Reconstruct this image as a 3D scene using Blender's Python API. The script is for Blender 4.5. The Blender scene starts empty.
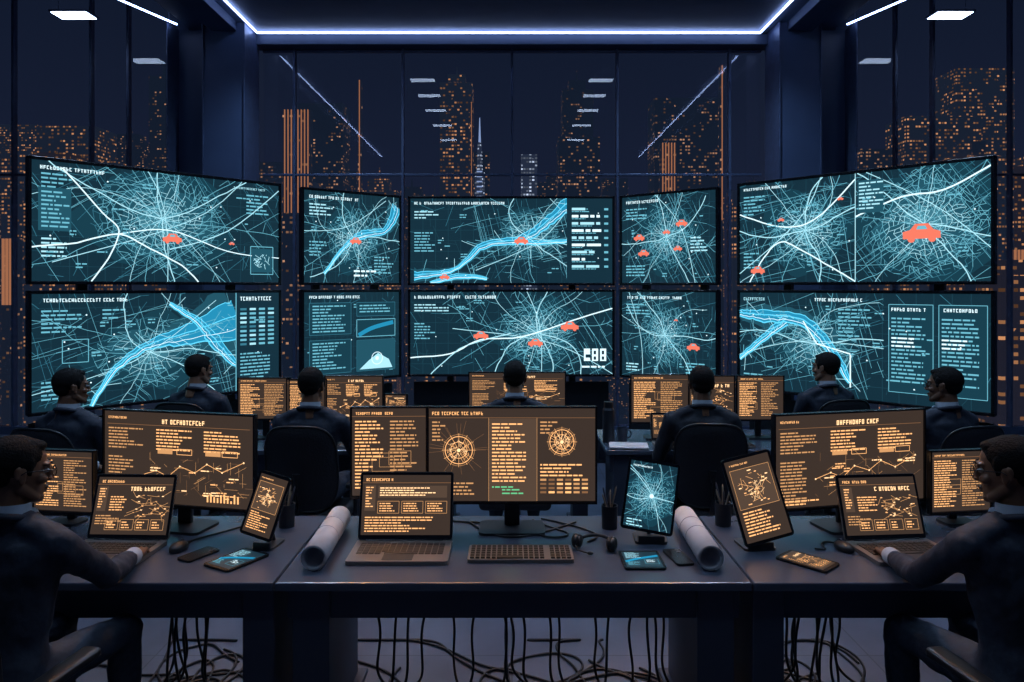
import bpy, bmesh, math, random
from mathutils import Vector, Matrix
random.seed(11)
sc = bpy.context.scene
V = Vector
# ------------------------------------------------------------------ materials
def pbr(name, col, rough=0.5, metal=0.0, var=0.15, scale=12.0, bump=0.0, spec=0.5, em=None, es=0.0):
    m = bpy.data.materials.new(name); m.use_nodes = True
    nt = m.node_tree; b = nt.nodes['Principled BSDF']
    b.inputs['Roughness'].default_value = rough
    b.inputs['Metallic'].default_value = metal
    b.inputs['Specular IOR Level'].default_value = spec
    tc = nt.nodes.new('ShaderNodeTexCoord'); nz = nt.nodes.new('ShaderNodeTexNoise')
    nz.inputs['Scale'].default_value = scale; nz.inputs['Detail'].default_value = 4
    nt.links.new(tc.outputs['Object'], nz.inputs['Vector'])
    rp = nt.nodes.new('ShaderNodeValToRGB')
    rp.color_ramp.elements[0].position = 0.3; rp.color_ramp.elements[1].position = 0.7
    rp.color_ramp.elements[0].color = tuple(c*(1-var) for c in col)+(1,)
    rp.color_ramp.elements[1].color = tuple(min(1, c*(1+var)) for c in col)+(1,)
    nt.links.new(nz.outputs['Fac'], rp.inputs['Fac'])
    nt.links.new(rp.outputs['Color'], b.inputs['Base Color'])
    if bump > 0:
        bp = nt.nodes.new('ShaderNodeBump'); bp.inputs['Strength'].default_value = bump
        bp.inputs['Distance'].default_value = 0.01
        nt.links.new(nz.outputs['Fac'], bp.inputs['Height']); nt.links.new(bp.outputs['Normal'], b.inputs['Normal'])
    if em:
        b.inputs['Emission Color'].default_value = em+(1,); b.inputs['Emission Strength'].default_value = es
    return m
def emi(name, col, s=1.0):
    m = bpy.data.materials.new(name); m.use_nodes = True; nt = m.node_tree
    nt.nodes.clear(); o = nt.nodes.new('ShaderNodeOutputMaterial'); e = nt.nodes.new('ShaderNodeEmission')
    e.inputs['Color'].default_value = col+(1,); e.inputs['Strength'].default_value = s
    nt.links.new(e.outputs[0], o.inputs['Surface']); return m
M = {}
M['suit'] = pbr('navy_suit_wool', (0.016,0.023,0.042), 0.7, var=0.25, scale=60, bump=0.15)
M['suit2'] = pbr('charcoal_suit_wool', (0.016,0.020,0.031), 0.7, var=0.25, scale=60, bump=0.15)
M['shirt'] = pbr('shirt_cotton', (0.42,0.48,0.56), 0.8, var=0.05, scale=40)
M['tie'] = pbr('tie_silk', (0.03,0.02,0.04), 0.5)
M['skin'] = pbr('skin_brown', (0.20,0.095,0.054), 0.42, var=0.1, scale=20)
M['skin2'] = pbr('skin_tan', (0.29,0.15,0.09), 0.42, var=0.1, scale=20)
M['hair'] = pbr('black_hair', (0.008,0.007,0.007), 0.75, var=0.4, scale=150, bump=0.4, spec=0.15)
M['eyew'] = pbr('eye_white', (0.5,0.5,0.5), 0.3)
M['eyed'] = pbr('eye_dark', (0.01,0.006,0.004), 0.2)
M['lip'] = pbr('lips', (0.16,0.06,0.045), 0.5)
M['black'] = pbr('black_plastic', (0.010,0.012,0.016), 0.38, var=0.2)
M['chair'] = pbr('chair_fabric', (0.008,0.010,0.016), 0.6, var=0.25, scale=90, bump=0.3)
M['bezel'] = pbr('bezel_plastic', (0.008,0.010,0.014), 0.25, var=0.2)
M['alu'] = pbr('laptop_aluminium', (0.25,0.22,0.205), 0.32, 0.35, var=0.06)
M['key'] = pbr('keycaps_dark', (0.032,0.031,0.032), 0.4)
M['desk'] = pbr('desk_laminate', (0.068,0.086,0.125), 0.22, var=0.1, scale=5, bump=0.01)
M['deskleg'] = pbr('desk_steel_panel', (0.046,0.058,0.088), 0.5, 0.0, var=0.12, scale=4, spec=.3)
M['paper'] = pbr('drafting_paper', (0.58,0.59,0.63), 0.8, var=0.06, scale=25)
M['ink'] = pbr('blueprint_ink', (0.25,0.3,0.4), 0.8)
M['cup'] = pbr('pen_cup_metal', (0.03,0.034,0.045), 0.4, 0.5)
M['pen'] = pbr('pen_plastic', (0.10,0.10,0.13), 0.4)
M['penw'] = pbr('pencil_light', (0.4,0.3,0.2), 0.5)
M['wall'] = pbr('painted_wall_navy', (0.026,0.042,0.082), 0.6, var=0.1, scale=3)
M['pillar'] = pbr('pillar_panel_navy', (0.052,0.078,0.150), 0.42, var=0.1, scale=2)
M['ceil'] = pbr('ceiling_panel_navy', (0.055,0.080,0.145), 0.6, var=0.1, scale=2)
M['frame'] = pbr('window_frame_metal', (0.065,0.092,0.17), 0.4, 0.3)
M['glassesf'] = pbr('glasses_frame', (0.015,0.013,0.015), 0.4, 0.0, spec=.3)
M['cable'] = pbr('rubber_cable', (0.007,0.008,0.011), 0.5)
M['mug'] = pbr('mug_ceramic', (0.05,0.06,0.09), 0.4)
M['led'] = emi('led_strip_emission', (0.40,0.55,1.0), 10.0)
M['panel'] = emi('ceiling_panel_emission', (0.55,0.70,1.0), 9.0)
M['c_bg'] = pbr('screen_teal_glass', (0.004,0.006,0.008), 0.3, em=(0.0070,0.030,0.048), es=1.0)
M['c_grid'] = emi('screen_teal_grid', (0.014,0.062,0.092))
M['c_dim'] = emi('screen_teal_dim', (0.045,0.21,0.30))
M['c_mid'] = emi('screen_teal_mid', (0.17,0.55,0.70))
M['c_line'] = emi('screen_ice_line', (0.48,0.92,1.06))
M['c_wht'] = emi('screen_white', (0.95,1.25,1.35))
M['c_riv'] = emi('screen_river_blue', (0.020,0.30,0.52))
M['c_riv2'] = emi('screen_river_bright', (0.14,0.80,1.15))
M['c_red'] = emi('screen_marker_red', (1.0,0.22,0.14))
M['c_h1'] = emi('screen_haze_low', (0.010,0.052,0.080)); M['c_h2'] = emi('screen_haze_mid', (0.018,0.095,0.140)); M['c_h3'] = emi('screen_haze_high', (0.050,0.20,0.27))
M['o_bg'] = pbr('screen_amber_glass', (0.006,0.005,0.005), 0.3, em=(0.050,0.033,0.025), es=1.0)
M['o_dim'] = emi('screen_amber_dim', (0.27,0.13,0.06))
M['o_mid'] = emi('screen_amber_mid', (0.75,0.37,0.15))
M['o_line'] = emi('screen_amber_line', (1.45,0.70,0.27))
M['o_wht'] = emi('screen_cream', (1.8,1.10,0.55))
M['o_pan'] = emi('screen_amber_panel', (0.10,0.063,0.044))
M['grn'] = emi('screen_green', (0.16,0.65,0.3))
CM = ['c_bg','c_dim','c_mid','c_line','c_wht','c_riv','c_riv2','c_red','c_grid','c_h1','c_h2','c_h3']
OM = ['o_bg','o_dim','o_mid','o_line','o_wht','o_pan','grn','c_red']
CMs = [M[k] for k in CM]; OMs = [M[k] for k in OM]

# ------------------------------------------------------------------ helpers
def link(o, parent=None):
    sc.collection.objects.link(o)
    if parent: o.parent = parent
    return o
def empty(name, loc, rz=0.0):
    o = bpy.data.objects.new(name, None); o.empty_display_size = 0.1
    o.location = loc; o.rotation_euler = (0,0,rz); return link(o)
_ico = {}
def ico(sub):
    if sub not in _ico:
        bm = bmesh.new(); bmesh.ops.create_icosphere(bm, subdivisions=sub, radius=1)
        _ico[sub] = [v.co.copy() for v in bm.verts]; bm.free()
    return _ico[sub]
class MB:
    def __init__(s): s.v=[]; s.f=[]; s.m=[]; s.s=[]
    def addbm(s, bm, mi=0, sm=False):
        b = len(s.v)
        for i,v in enumerate(bm.verts): v.index=i; s.v.append(v.co.copy())
        for f in bm.faces:
            s.f.append([b+v.index for v in f.verts]); s.m.append(mi); s.s.append(sm)
        bm.free()
    def raw(s, vs, fs, mi=0, sm=False):
        b=len(s.v); s.v += [V(p) for p in vs]
        for f in fs: s.f.append([b+i for i in f]); s.m.append(mi); s.s.append(sm)
    def box(s, c, d, mi=0, bev=0.0, rot=None, seg=2):
        bm = bmesh.new(); bmesh.ops.create_cube(bm, size=1)
        for v in bm.verts: v.co = V((v.co.x*d[0], v.co.y*d[1], v.co.z*d[2]))
        if bev>0: bmesh.ops.bevel(bm, geom=bm.edges[:], offset=min(bev,min(d)*0.49), segments=seg, affect='EDGES', profile=0.5)
        R = rot.to_3x3() if rot else Matrix.Identity(3)
        for v in bm.verts: v.co = R@v.co + V(c)
        s.addbm(bm, mi, False)
    def slab(s, c, d, rad, mi=0, rot=None, n=5, axis='z'):
        w,h,t = d; pts=[]
        for cx,cy,a0 in ((w/2-rad,h/2-rad,0),(-w/2+rad,h/2-rad,90),(-w/2+rad,-h/2+rad,180),(w/2-rad,-h/2+rad,270)):
            for k in range(n+1):
                a=math.radians(a0+90*k/n); pts.append((cx+rad*math.cos(a), cy+rad*math.sin(a)))
        N=len(pts); vs=[]
        for z in (-t/2,t/2):
            for p in pts: vs.append(V((p[0],p[1],z)) if axis=='z' else V((p[0],-z,p[1])))
        R = rot.to_3x3() if rot else Matrix.Identity(3)
        vs=[R@v+V(c) for v in vs]
        fs=[list(range(N))[::-1], list(range(N,2*N))]+[[i,(i+1)%N,N+(i+1)%N,N+i] for i in range(N)]
        s.raw(vs,fs,mi)
    def cyl(s, p0, p1, r0, r1=None, mi=0, seg=20, sm=True, caps=True):
        p0=V(p0);p1=V(p1); r1=r0 if r1 is None else r1
        q=(p1-p0).to_track_quat('Z','Y').to_matrix(); vs=[]
        for p,r in ((p0,r0),(p1,r1)):
            for k in range(seg):
                a=2*math.pi*k/seg; vs.append(p+q@V((r*math.cos(a),r*math.sin(a),0)))
        s.raw(vs,[[i,(i+1)%seg,seg+(i+1)%seg,seg+i] for i in range(seg)],mi,sm)
        if caps: s.raw(vs,[list(range(seg))[::-1],list(range(seg,2*seg))],mi,False)
    def ell(s, c, r, mi=0, rot=None, sub=3):
        bm=bmesh.new(); bmesh.ops.create_icosphere(bm, subdivisions=sub, radius=1)
        R = rot.to_3x3() if rot else Matrix.Identity(3)
        for v in bm.verts: v.co = R@V((v.co.x*r[0],v.co.y*r[1],v.co.z*r[2]))+V(c)
        s.addbm(bm,mi,True)
    def hull(s, items, mi=0, sub=2):
        bm=bmesh.new()
        for c,r in items:
            if not hasattr(r,'__len__'): r=(r,r,r)
            for u in ico(sub): bm.verts.new((c[0]+u.x*r[0], c[1]+u.y*r[1], c[2]+u.z*r[2]))
        res=bmesh.ops.convex_hull(bm, input=bm.verts[:])
        dead=[g for g in set(res['geom_interior'])|set(res['geom_unused']) if isinstance(g,bmesh.types.BMVert)]
        if dead: bmesh.ops.delete(bm, geom=dead, context='VERTS')
        s.addbm(bm,mi,True)
    def tube(s, pts, r, mi=0, seg=8):
        pts=[V(p) for p in pts]; n=len(pts); vs=[]
        for i,p in enumerate(pts):
            t=(pts[min(i+1,n-1)]-pts[max(i-1,0)]).normalized(); q=t.to_track_quat('Z','Y').to_matrix()
            for k in range(seg):
                a=2*math.pi*k/seg; vs.append(p+q@V((r*math.cos(a),r*math.sin(a),0)))
        fs=[[i*seg+k,i*seg+(k+1)%seg,(i+1)*seg+(k+1)%seg,(i+1)*seg+k] for i in range(n-1) for k in range(seg)]
        s.raw(vs,fs,mi,True); s.raw(vs,[list(range(seg))[::-1],list(range((n-1)*seg,n*seg))],mi)
    def ring(s, c, R, r, mi=0, rot=None, n=32, sx=1, sz=1):
        Rm = rot.to_3x3() if rot else Matrix.Identity(3); pts=[]
        for k in range(n+1):
            a=2*math.pi*k/n; pts.append(V(c)+Rm@V((R*sx*math.cos(a),0,R*sz*math.sin(a))))
        s.tube(pts,r,mi,8)
    def obj(s, name, mats, parent=None, loc=None, rot=None):
        me=bpy.data.meshes.new(name); me.from_pydata([tuple(v) for v in s.v],[],s.f)
        for m in (mats if isinstance(mats,list) else [mats]): me.materials.append(m)
        me.polygons.foreach_set('material_index', s.m); me.polygons.foreach_set('use_smooth', s.s)
        me.update(); o=bpy.data.objects.new(name,me)
        if loc is not None: o.location=loc
        if rot is not None: o.rotation_euler=rot
        return link(o,parent)
def remesh(o, vs, it=4):
    m=o.modifiers.new('voxel','REMESH'); m.mode='VOXEL'; m.voxel_size=vs; m.use_smooth_shade=True
    k=o.modifiers.new('smooth','SMOOTH'); k.factor=0.5; k.iterations=it

# ------------------------------------------------------------------ screen graphics
class Gfx:
    def __init__(s,w,h): s.w=w;s.h=h;s.v=[];s.f=[];s.m=[];s.clip=(0,0,w,h)
    def q(s,pts,mi,ly):
        b=len(s.v)
        for x,y in pts: s.v.append((x-s.w/2, -0.0012-0.0005*ly, y-s.h/2))
        s.f.append(list(range(b,b+len(pts)))); s.m.append(mi)
    def rect(s,x,y,w,h,mi,ly=2):
        x0,y0,x1,y1=s.clip; a=max(x,x0);b=max(y,y0);c=min(x+w,x1);d=min(y+h,y1)
        if c>a and d>b: s.q([(a,b),(c,b),(c,d),(a,d)],mi,ly)
    def line(s,x0,y0,x1,y1,wd,mi,ly=2):
        dx=x1-x0;dy=y1-y0;t0=0;t1=1;cx0,cy0,cx1,cy1=s.clip
        for p,qq in ((-dx,x0-cx0),(dx,cx1-x0),(-dy,y0-cy0),(dy,cy1-y0)):
            if abs(p)<1e-12:
                if qq<0: return
            else:
                r=qq/p
                if p<0:
                    if r>t1: return
                    t0=max(t0,r)
                else:
                    if r<t0: return
                    t1=min(t1,r)
        ax=x0+t0*dx;ay=y0+t0*dy;bx=x0+t1*dx;by=y0+t1*dy; L=math.hypot(bx-ax,by-ay)
        if L<1e-6: return
        nx=-(by-ay)/L*wd/2; ny=(bx-ax)/L*wd/2
        s.q([(ax-nx,ay-ny),(bx-nx,by-ny),(bx+nx,by+ny),(ax+nx,ay+ny)],mi,ly)
    def poly(s,pts,wd,mi,ly=2):
        for a,b in zip(pts[:-1],pts[1:]): s.line(a[0],a[1],b[0],b[1],wd,mi,ly)
    def frame(s,x,y,w,h,wd,mi,ly=2): s.poly([(x,y),(x+w,y),(x+w,y+h),(x,y+h),(x,y)],wd,mi,ly)
    def circ(s,cx,cy,r,wd,mi,ly=2,n=36): s.poly([(cx+r*math.cos(2*math.pi*k/n),cy+r*math.sin(2*math.pi*k/n)) for k in range(n+1)],wd,mi,ly)
    def disk(s,cx,cy,r,mi,ly=3,n=14): s.q([(cx+r*math.cos(2*math.pi*k/n),cy+r*math.sin(2*math.pi*k/n)) for k in range(n)],mi,ly)
    def blob(s,cx,cy,r,asp,mi,ly):
        x0,y0,x1,y1=s.clip; n=40; ph=random.uniform(0,6)
        s.q([(min(max(cx+asp*r*(1+.13*math.sin(3*a+ph)+.08*math.sin(7*a+ph))*math.cos(a),x0),x1),min(max(cy+r*(1+.13*math.sin(3*a+ph)+.08*math.sin(7*a+ph))*math.sin(a),y0),y1)) for a in [2*math.pi*k/n for k in range(n)]],mi,ly)
    def text(s,x,y,w,rows,rh,mi,ly=3,fill=0.85,hgt=0.40):
        for i in range(rows):
            cx=x; end=x+w*(random.uniform(0.45,1.0) if random.random()<0.7 else 1)*fill; yy=y-i*rh
            while cx<end:
                wl=rh*random.uniform(0.5,2.4); wl=min(wl,end-cx)
                if wl>rh*0.2: s.rect(cx,yy-rh*hgt,wl,rh*hgt,mi,ly)
                cx+=wl+rh*0.32
    def title(s,x,y,w,hh,mi,ly=3):
        cx=x
        while cx<x+w:
            if random.random()<0.13: cx+=hh*0.5; continue
            lw=hh*0.55; t=hh*0.19; k=random.randint(0,5)
            if k!=5: s.rect(cx,y,t,hh,mi,ly)
            else: s.rect(cx+lw/2-t/2,y,t,hh,mi,ly)
            if k in(0,1,4,5): s.rect(cx,y+hh-t,lw,t,mi,ly)
            if k in(0,2,3): s.rect(cx,y+hh/2-t/2,lw,t,mi,ly)
            if k in(1,2,4): s.rect(cx,y,lw,t,mi,ly)
            if k in(3,4): s.rect(cx+lw-t,y,t,hh,mi,ly)
            cx+=lw+hh*0.25
    def band(s,pts,ws,mi,ly):
        L=[];R=[];n=len(pts)
        for i,(p,w) in enumerate(zip(pts,ws)):
            a=pts[max(i-1,0)];b=pts[min(i+1,n-1)];d=math.hypot(b[0]-a[0],b[1]-a[1]);nx=-(b[1]-a[1])/d;ny=(b[0]-a[0])/d
            cl=lambda q:(min(max(q[0],s.clip[0]),s.clip[2]),min(max(q[1],s.clip[1]),s.clip[3]))
            L.append(cl((p[0]+nx*w/2,p[1]+ny*w/2)));R.append(cl((p[0]-nx*w/2,p[1]-ny*w/2)))
        for i in range(n-1): s.q([R[i],R[i+1],L[i+1],L[i]],mi,ly)
        return L,R
    def car(s,cx,cy,k,mi=7,ly=9):
        P=[(-1,-.32),(-1.02,.1),(-.62,.2),(-.35,.55),(.35,.55),(.62,.2),(.98,.08),(1,-.32)]
        s.q([(cx+p[0]*k,cy+p[1]*k) for p in P],mi,ly)
        s.disk(cx-.55*k,cy-.34*k,.2*k,mi,ly);s.disk(cx+.55*k,cy-.34*k,.2*k,mi,ly)
        s.q([(cx-.28*k,cy+.22*k),(cx+.3*k,cy+.22*k),(cx+.2*k,cy+.42*k),(cx-.2*k,cy+.42*k)],2,ly+1)
    def obj(s,mats,parent,loc=(0,0,0)):
        me=bpy.data.meshes.new('screen_graphics'); me.from_pydata(s.v,[],s.f)
        for m in mats: me.materials.append(m)
        me.polygons.foreach_set('material_index',s.m); me.update()
        o=bpy.data.objects.new('screen_graphics',me); o.location=loc; return link(o,parent)
def smoothpts(pts,n=8,jit=0.0):
    out=[]; P=[pts[0]]+list(pts)+[pts[-1]]
    for i in range(1,len(P)-2):
        for k in range(n):
            t=k/n; r=[]
            for a in (0,1):
                p0,p1,p2,p3=P[i-1][a],P[i][a],P[i+1][a],P[i+2][a]
                r.append(0.5*(2*p1+(p2-p0)*t+(2*p0-5*p1+4*p2-p3)*t*t+(3*p1-p0-3*p2+p3)*t**3)+random.uniform(-jit,jit))
            out.append(tuple(r))
    out.append(pts[-1]); return out
def netmap(g,cx,cy,R,th,roads=14,rings=9,far=2.5,asp=1.0,grid=30,heavy=3):
    g.blob(cx,cy,R*1.15,asp,9,1); g.blob(cx,cy,R*.75,asp,10,1.4); g.blob(cx,cy,R*.34,asp,11,1.7)
    nodes=[]
    for i in range(rings+1):
        m=10+5*i; row=[]
        for k in range(m):
            a=2*math.pi*(k+random.uniform(-.35,.35))/m; r=R*((i+.35+random.uniform(-.35,.35))/rings)**1.1
            row.append((cx+r*asp*math.cos(a),cy+r*math.sin(a)))
        nodes.append(row)
    for i,row in enumerate(nodes):
        m=len(row); f=i/rings; mi=3 if f<.6 else (2 if f<.85 else 1)
        for k in range(m):
            if random.random()<0.9-0.3*f: g.line(*row[k],*row[(k+1)%m],th*0.6,mi if random.random()<.75 else 2,2)
            if i<rings:
                nx=nodes[i+1]; j=int(round(k/m*len(nx)))%len(nx)
                if random.random()<0.92-0.25*f: g.line(*row[k],*nx[j],th*0.6,mi,2)
                if random.random()<0.4: g.line(*row[k],*nx[(j+1)%len(nx)],th*0.45,2,2)
    for k in range(roads):
        a=2*math.pi*k/roads+random.uniform(-.2,.2); x,y=cx,cy; pts=[(x,y)]; L=R*far; st=R*0.16; n=int(L/st); bend=random.uniform(-.07,.07)
        for i in range(n):
            a+=random.uniform(-.2,.2)+bend; x+=math.cos(a)*st*asp; y+=math.sin(a)*st; pts.append((x,y))
            if random.random()<0.4:
                b=a+random.choice((-1,1))*random.uniform(.6,1.5); l=R*random.uniform(.15,.6)
                xx,yy=x+math.cos(b)*l*asp,y+math.sin(b)*l; g.line(x,y,xx,yy,th*0.5,2,3)
                b+=random.uniform(-.6,.6); g.line(xx,yy,xx+math.cos(b)*l*.7,yy+math.sin(b)*l*.7,th*.5,1,3)
        g.poly(pts,th*(1.4 if k%4==0 else .7),3 if k%2==0 else 2,4)
    for k in range(heavy):
        a=random.uniform(0,math.pi); ox=random.uniform(-R,R)*.9; oy=random.uniform(-R,R)*.6; L=R*far
        pts=smoothpts([(cx+ox-math.cos(a)*L*asp,cy+oy-math.sin(a)*L),(cx+ox+random.uniform(-.3,.3)*R,cy+oy),(cx+ox+math.cos(a+.4)*L*asp,cy+oy+math.sin(a+.4)*L)],6)
        g.poly(pts,th*1.1,3,4)
    base=random.uniform(.2,.6)
    for k in range(grid):
        a=base+random.choice((0,math.pi/2))+random.uniform(-.08,.08); ox=random.uniform(-1,1)*R*far*.8*asp; oy=random.uniform(-1,1)*R*1.5; l=R*random.uniform(.3,1.2)
        g.line(cx+ox-math.cos(a)*l,cy+oy-math.sin(a)*l,cx+ox+math.cos(a)*l,cy+oy+math.sin(a)*l,th*0.5,random.choice((1,2)),2)
def bggrid(g,th,nx=16,ny=8):
    for i in range(1,nx): g.line(g.w*i/nx,0,g.w*i/nx,g.h,th*0.5,8,0)
    for i in range(1,ny): g.line(0,g.h*i/ny,g.w,g.h*i/ny,th*0.5,8,0)
    for k in range(70):
        x=random.uniform(0,g.w);y=random.uniform(0,g.h);a=random.uniform(0,3.14);l=g.w*random.uniform(.03,.12)
        g.line(x,y,x+l*math.cos(a),y+l*math.sin(a),th*0.5,random.choice((8,1)),.5)
    for k in range(14): g.text(random.uniform(.03,.9)*g.w,random.uniform(.08,.92)*g.h,g.w*random.uniform(.03,.07),random.choice((1,2)),g.h/34,2,7)
    for k in range(10): g.disk(random.uniform(.05,.95)*g.w,random.uniform(.08,.92)*g.h,.006,4,7,8)
def river(g,pts,ws,th):
    c=smoothpts(pts,8,0.006*g.h); W=[]
    for i in range(len(c)):
        t=i/(len(c)-1)*(len(ws)-1); k=min(int(t),len(ws)-2); W.append((ws[k]*(1-(t-k))+ws[k+1]*(t-k))*random.uniform(.85,1.15))
    g.band(c,[w*1.9 for w in W],10,1.8); L,R=g.band(c,W,5,3)
    g.poly(L,th*1.0,6,4); g.poly(R,th*1.6,6,4)
    g.poly([(a[0]*.6+b[0]*.4,a[1]*.6+b[1]*.4) for a,b in zip(L,R)],th*1.3,6,5)
    g.poly([(a[0]*.25+b[0]*.75,a[1]*.25+b[1]*.75) for a,b in zip(L,R)],th*.7,4,5)
    for i in range(1,len(c)-1):
        a=random.uniform(0,6.28); l=g.h*random.uniform(.05,.22); x,y=c[i]
        g.line(x,y,x+l*math.cos(a),y+l*math.sin(a),th*.6,random.choice((2,3)),4)
def teal(style,w,h,th=0.0075):
    g=Gfx(w,h); X=lambda u:u*w; Y=lambda v:v*h; bggrid(g,th)
    S=lambda P,wd,mi: g.poly(smoothpts([(X(a),Y(b)) for a,b in P],5,.003*h),wd,mi,5)
    rh=h/28
    if style=='LT':
        netmap(g,X(.47),Y(.58),h*.44,th*.85,16,11,2.4,1.3,60,2)
        S([(.1,.95),(.24,.6),(.3,.45),(.26,.2),(.2,.0)],th*1.5,4)
        S([(0,.28),(.15,.33),(.3,.42),(.42,.3),(.55,.15),(.62,0)],th*1.6,4)
        S([(.5,.3),(.75,.5),(1,.95)],th*1.2,3); S([(.3,.42),(.5,.48),(.75,.3),(1,.25)],th*1.2,4)
        g.title(X(.02),Y(.93),X(.22),h*.03,4); g.text(X(.03),Y(.9),X(.12),4,rh,2)
        g.rect(X(.02),Y(.42),X(.11),h*.36,10,5); g.text(X(.03),Y(.75),X(.11),9,rh,2,7)
        g.text(X(.03),Y(.36),X(.1),5,rh,3); g.title(X(.78),Y(.93),X(.15),h*.02,3); g.text(X(.84),Y(.88),X(.14),6,rh,2)
        g.frame(X(.86),Y(.08),X(.11),h*.28,th,2,7); g.rect(X(.865),Y(.1),X(.1),h*.24,10,6); netm(g,X(.915),Y(.22),h*.08,th*.7)
        g.car(X(.51),Y(.40),.075); g.car(X(.77),Y(.38),.025)
    if style=='LB':
        netmap(g,X(.42),Y(.45),h*.3,th*.7,9,6,2.6,1.5,60,1)
        river(g,[(X(.2),Y(0)),(X(.28),Y(.3)),(X(.42),Y(.52)),(X(.58),Y(.6)),(X(.80),Y(.74))],[.02,.04,.06,.16,.34],th)
        river(g,[(X(.5),Y(.9)),(X(.62),Y(.72)),(X(.7),Y(.5)),(X(.8),Y(.25))],[.02,.05,.10,.03],th)
        g.title(X(.03),Y(.93),X(.3),h*.03,4); g.text(X(.03),Y(.86),X(.16),6,rh,2); g.text(X(.24),Y(.86),X(.1),3,rh,2)
        g.rect(X(.79),0,X(.21),h,0,6); g.title(X(.81),Y(.92),X(.15),h*.04,4,8)
        for r in range(9):
            for c in range(4): g.rect(X(.81)+c*X(.045),Y(.82)-r*h*.045,X(.03),h*.022,random.choice((1,2,2,3)),8)
        g.text(X(.81),Y(.38),X(.17),9,rh,2,8); g.line(X(.79),0,X(.79),h,th*1.2,2,8)
        g.frame(X(.1),Y(.4),X(.09),h*.2,th*.8,2,4); g.text(X(.03),Y(.25),X(.1),5,rh,2)
    if style=='CLT':
        netmap(g,X(.5),Y(.5),h*.32,th*.8,12,7,2.4,.9,30,1)
        river(g,[(X(.2),Y(.1)),(X(.42),Y(.42)),(X(.6),Y(.55)),(X(.85),Y(.62)),(X(.98),Y(.9))],[.02,.03,.08,.05,.12],th)
        g.title(X(.05),Y(.92),X(.5),h*.03,4); g.text(X(.05),Y(.86),X(.4),4,rh,3); g.text(X(.05),Y(.45),X(.2),5,rh,2); g.text(X(.72),Y(.3),X(.25),6,rh,2)
        g.car(X(.52),Y(.47),.06); g.text(X(.5),Y(.14),X(.28),2,h*.05,4,6)
    if style=='CLB':
        g.title(X(.05),Y(.93),X(.5),h*.03,4)
        for (a,b,c,d) in ((.05,.52,.42,.36),(.53,.72,.42,.16),(.05,.08,.42,.38),(.53,.08,.42,.36)):
            g.rect(X(a),Y(b),X(c),Y(d),9,7.5); g.frame(X(a),Y(b),X(c),Y(d),th*.6,1,8)
            g.text(X(a+.03),Y(b+d-.03),X(c-.03),int(d*h/rh)-1,rh,2,8.5)
        g.rect(X(.53),Y(.08),X(.42),Y(.36),10,9); g.rect(X(.53),Y(.48),X(.42),h*.2,9,9); g.frame(X(.53),Y(.48),X(.42),h*.2,th,2,9.5)
        g.band(smoothpts([(X(.55),Y(.5)),(X(.7),Y(.58)),(X(.93),Y(.64))]),[.04]*17,5,9.7)
        g.q([(X(.56),Y(.1)),(X(.92),Y(.1)),(X(.88),Y(.2)),(X(.76),Y(.28)),(X(.66),Y(.2))],3,10); g.circ(X(.75),Y(.22),.06,th,4,10.5,20); g.disk(X(.75),Y(.22),.02,4,11)
    if style=='CT':
        netmap(g,X(.58),Y(.55),h*.26,th*.75,9,6,2.6,1.3,60,1)
        river(g,[(X(.02),Y(.08)),(X(.22),Y(.16)),(X(.36),Y(.44)),(X(.55),Y(.52)),(X(.68),Y(.72)),(X(.8),Y(.98))],[.08,.03,.06,.08,.09,.14],th)
        river(g,[(X(.5),Y(.5)),(X(.64),Y(.48)),(X(.8),Y(.5))],[.08,.04,.03],th)
        river(g,[(X(.1),0),(X(.25),Y(.08)),(X(.38),Y(.05))],[.03,.05,.02],th)
        g.rect(X(.775),0,X(.225),h,0,6)
        g.title(X(.02),Y(.93),X(.45),h*.03,4); g.text(X(.02),Y(.85),X(.14),3,rh,3); g.text(X(.02),Y(.6),X(.12),7,rh,2)
        for r in range(9): g.text(X(.80),Y(.89)-r*h*.085,X(random.uniform(.13,.17)),1,h*.075,4 if r%2 else 3,8,.9,.4); g.rect(X(.96),Y(.86)-r*h*.085,X(.02),h*.025,2,8); g.text(X(.80),Y(.85)-r*h*.085,X(.14),1,rh*.7,2,8)
        g.car(X(.55),Y(.5),.07); g.car(X(.17),Y(.07),.05)
    if style=='CB':
        netmap(g,X(.63),Y(.5),h*.36,th*.85,14,9,2.8,1.25,60,2)
        S([(.0,.2),(.2,.25),(.35,.42),(.55,.45),(.8,.65),(1,.8)],th*1.6,4)
        S([(.1,0),(.2,.22),(.28,.35),(.5,.5)],th*1.3,3)
        g.title(X(.02),Y(.92),X(.4),h*.035,4); g.text(X(.02),Y(.85),X(.2),3,rh,3); g.text(X(.02),Y(.62),X(.12),6,rh,2)
        for k in range(3): g.rect(X(.86)+k*X(.04),Y(.16),X(.03),h*.15,4,6)
        g.rect(X(.868),Y(.2),X(.022),h*.04,0,7); g.rect(X(.908),Y(.24),X(.012),h*.045,0,7); g.rect(X(.908),Y(.175),X(.012),h*.04,0,7); g.rect(X(.948),Y(.24),X(.012),h*.045,0,7); g.rect(X(.948),Y(.175),X(.012),h*.04,0,7)
        g.text(X(.85),Y(.1),X(.14),1,rh*1.5,4)
        g.car(X(.35),Y(.47),.075); g.car(X(.62),Y(.38),.075); g.car(X(.79),Y(.58),.09)
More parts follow.
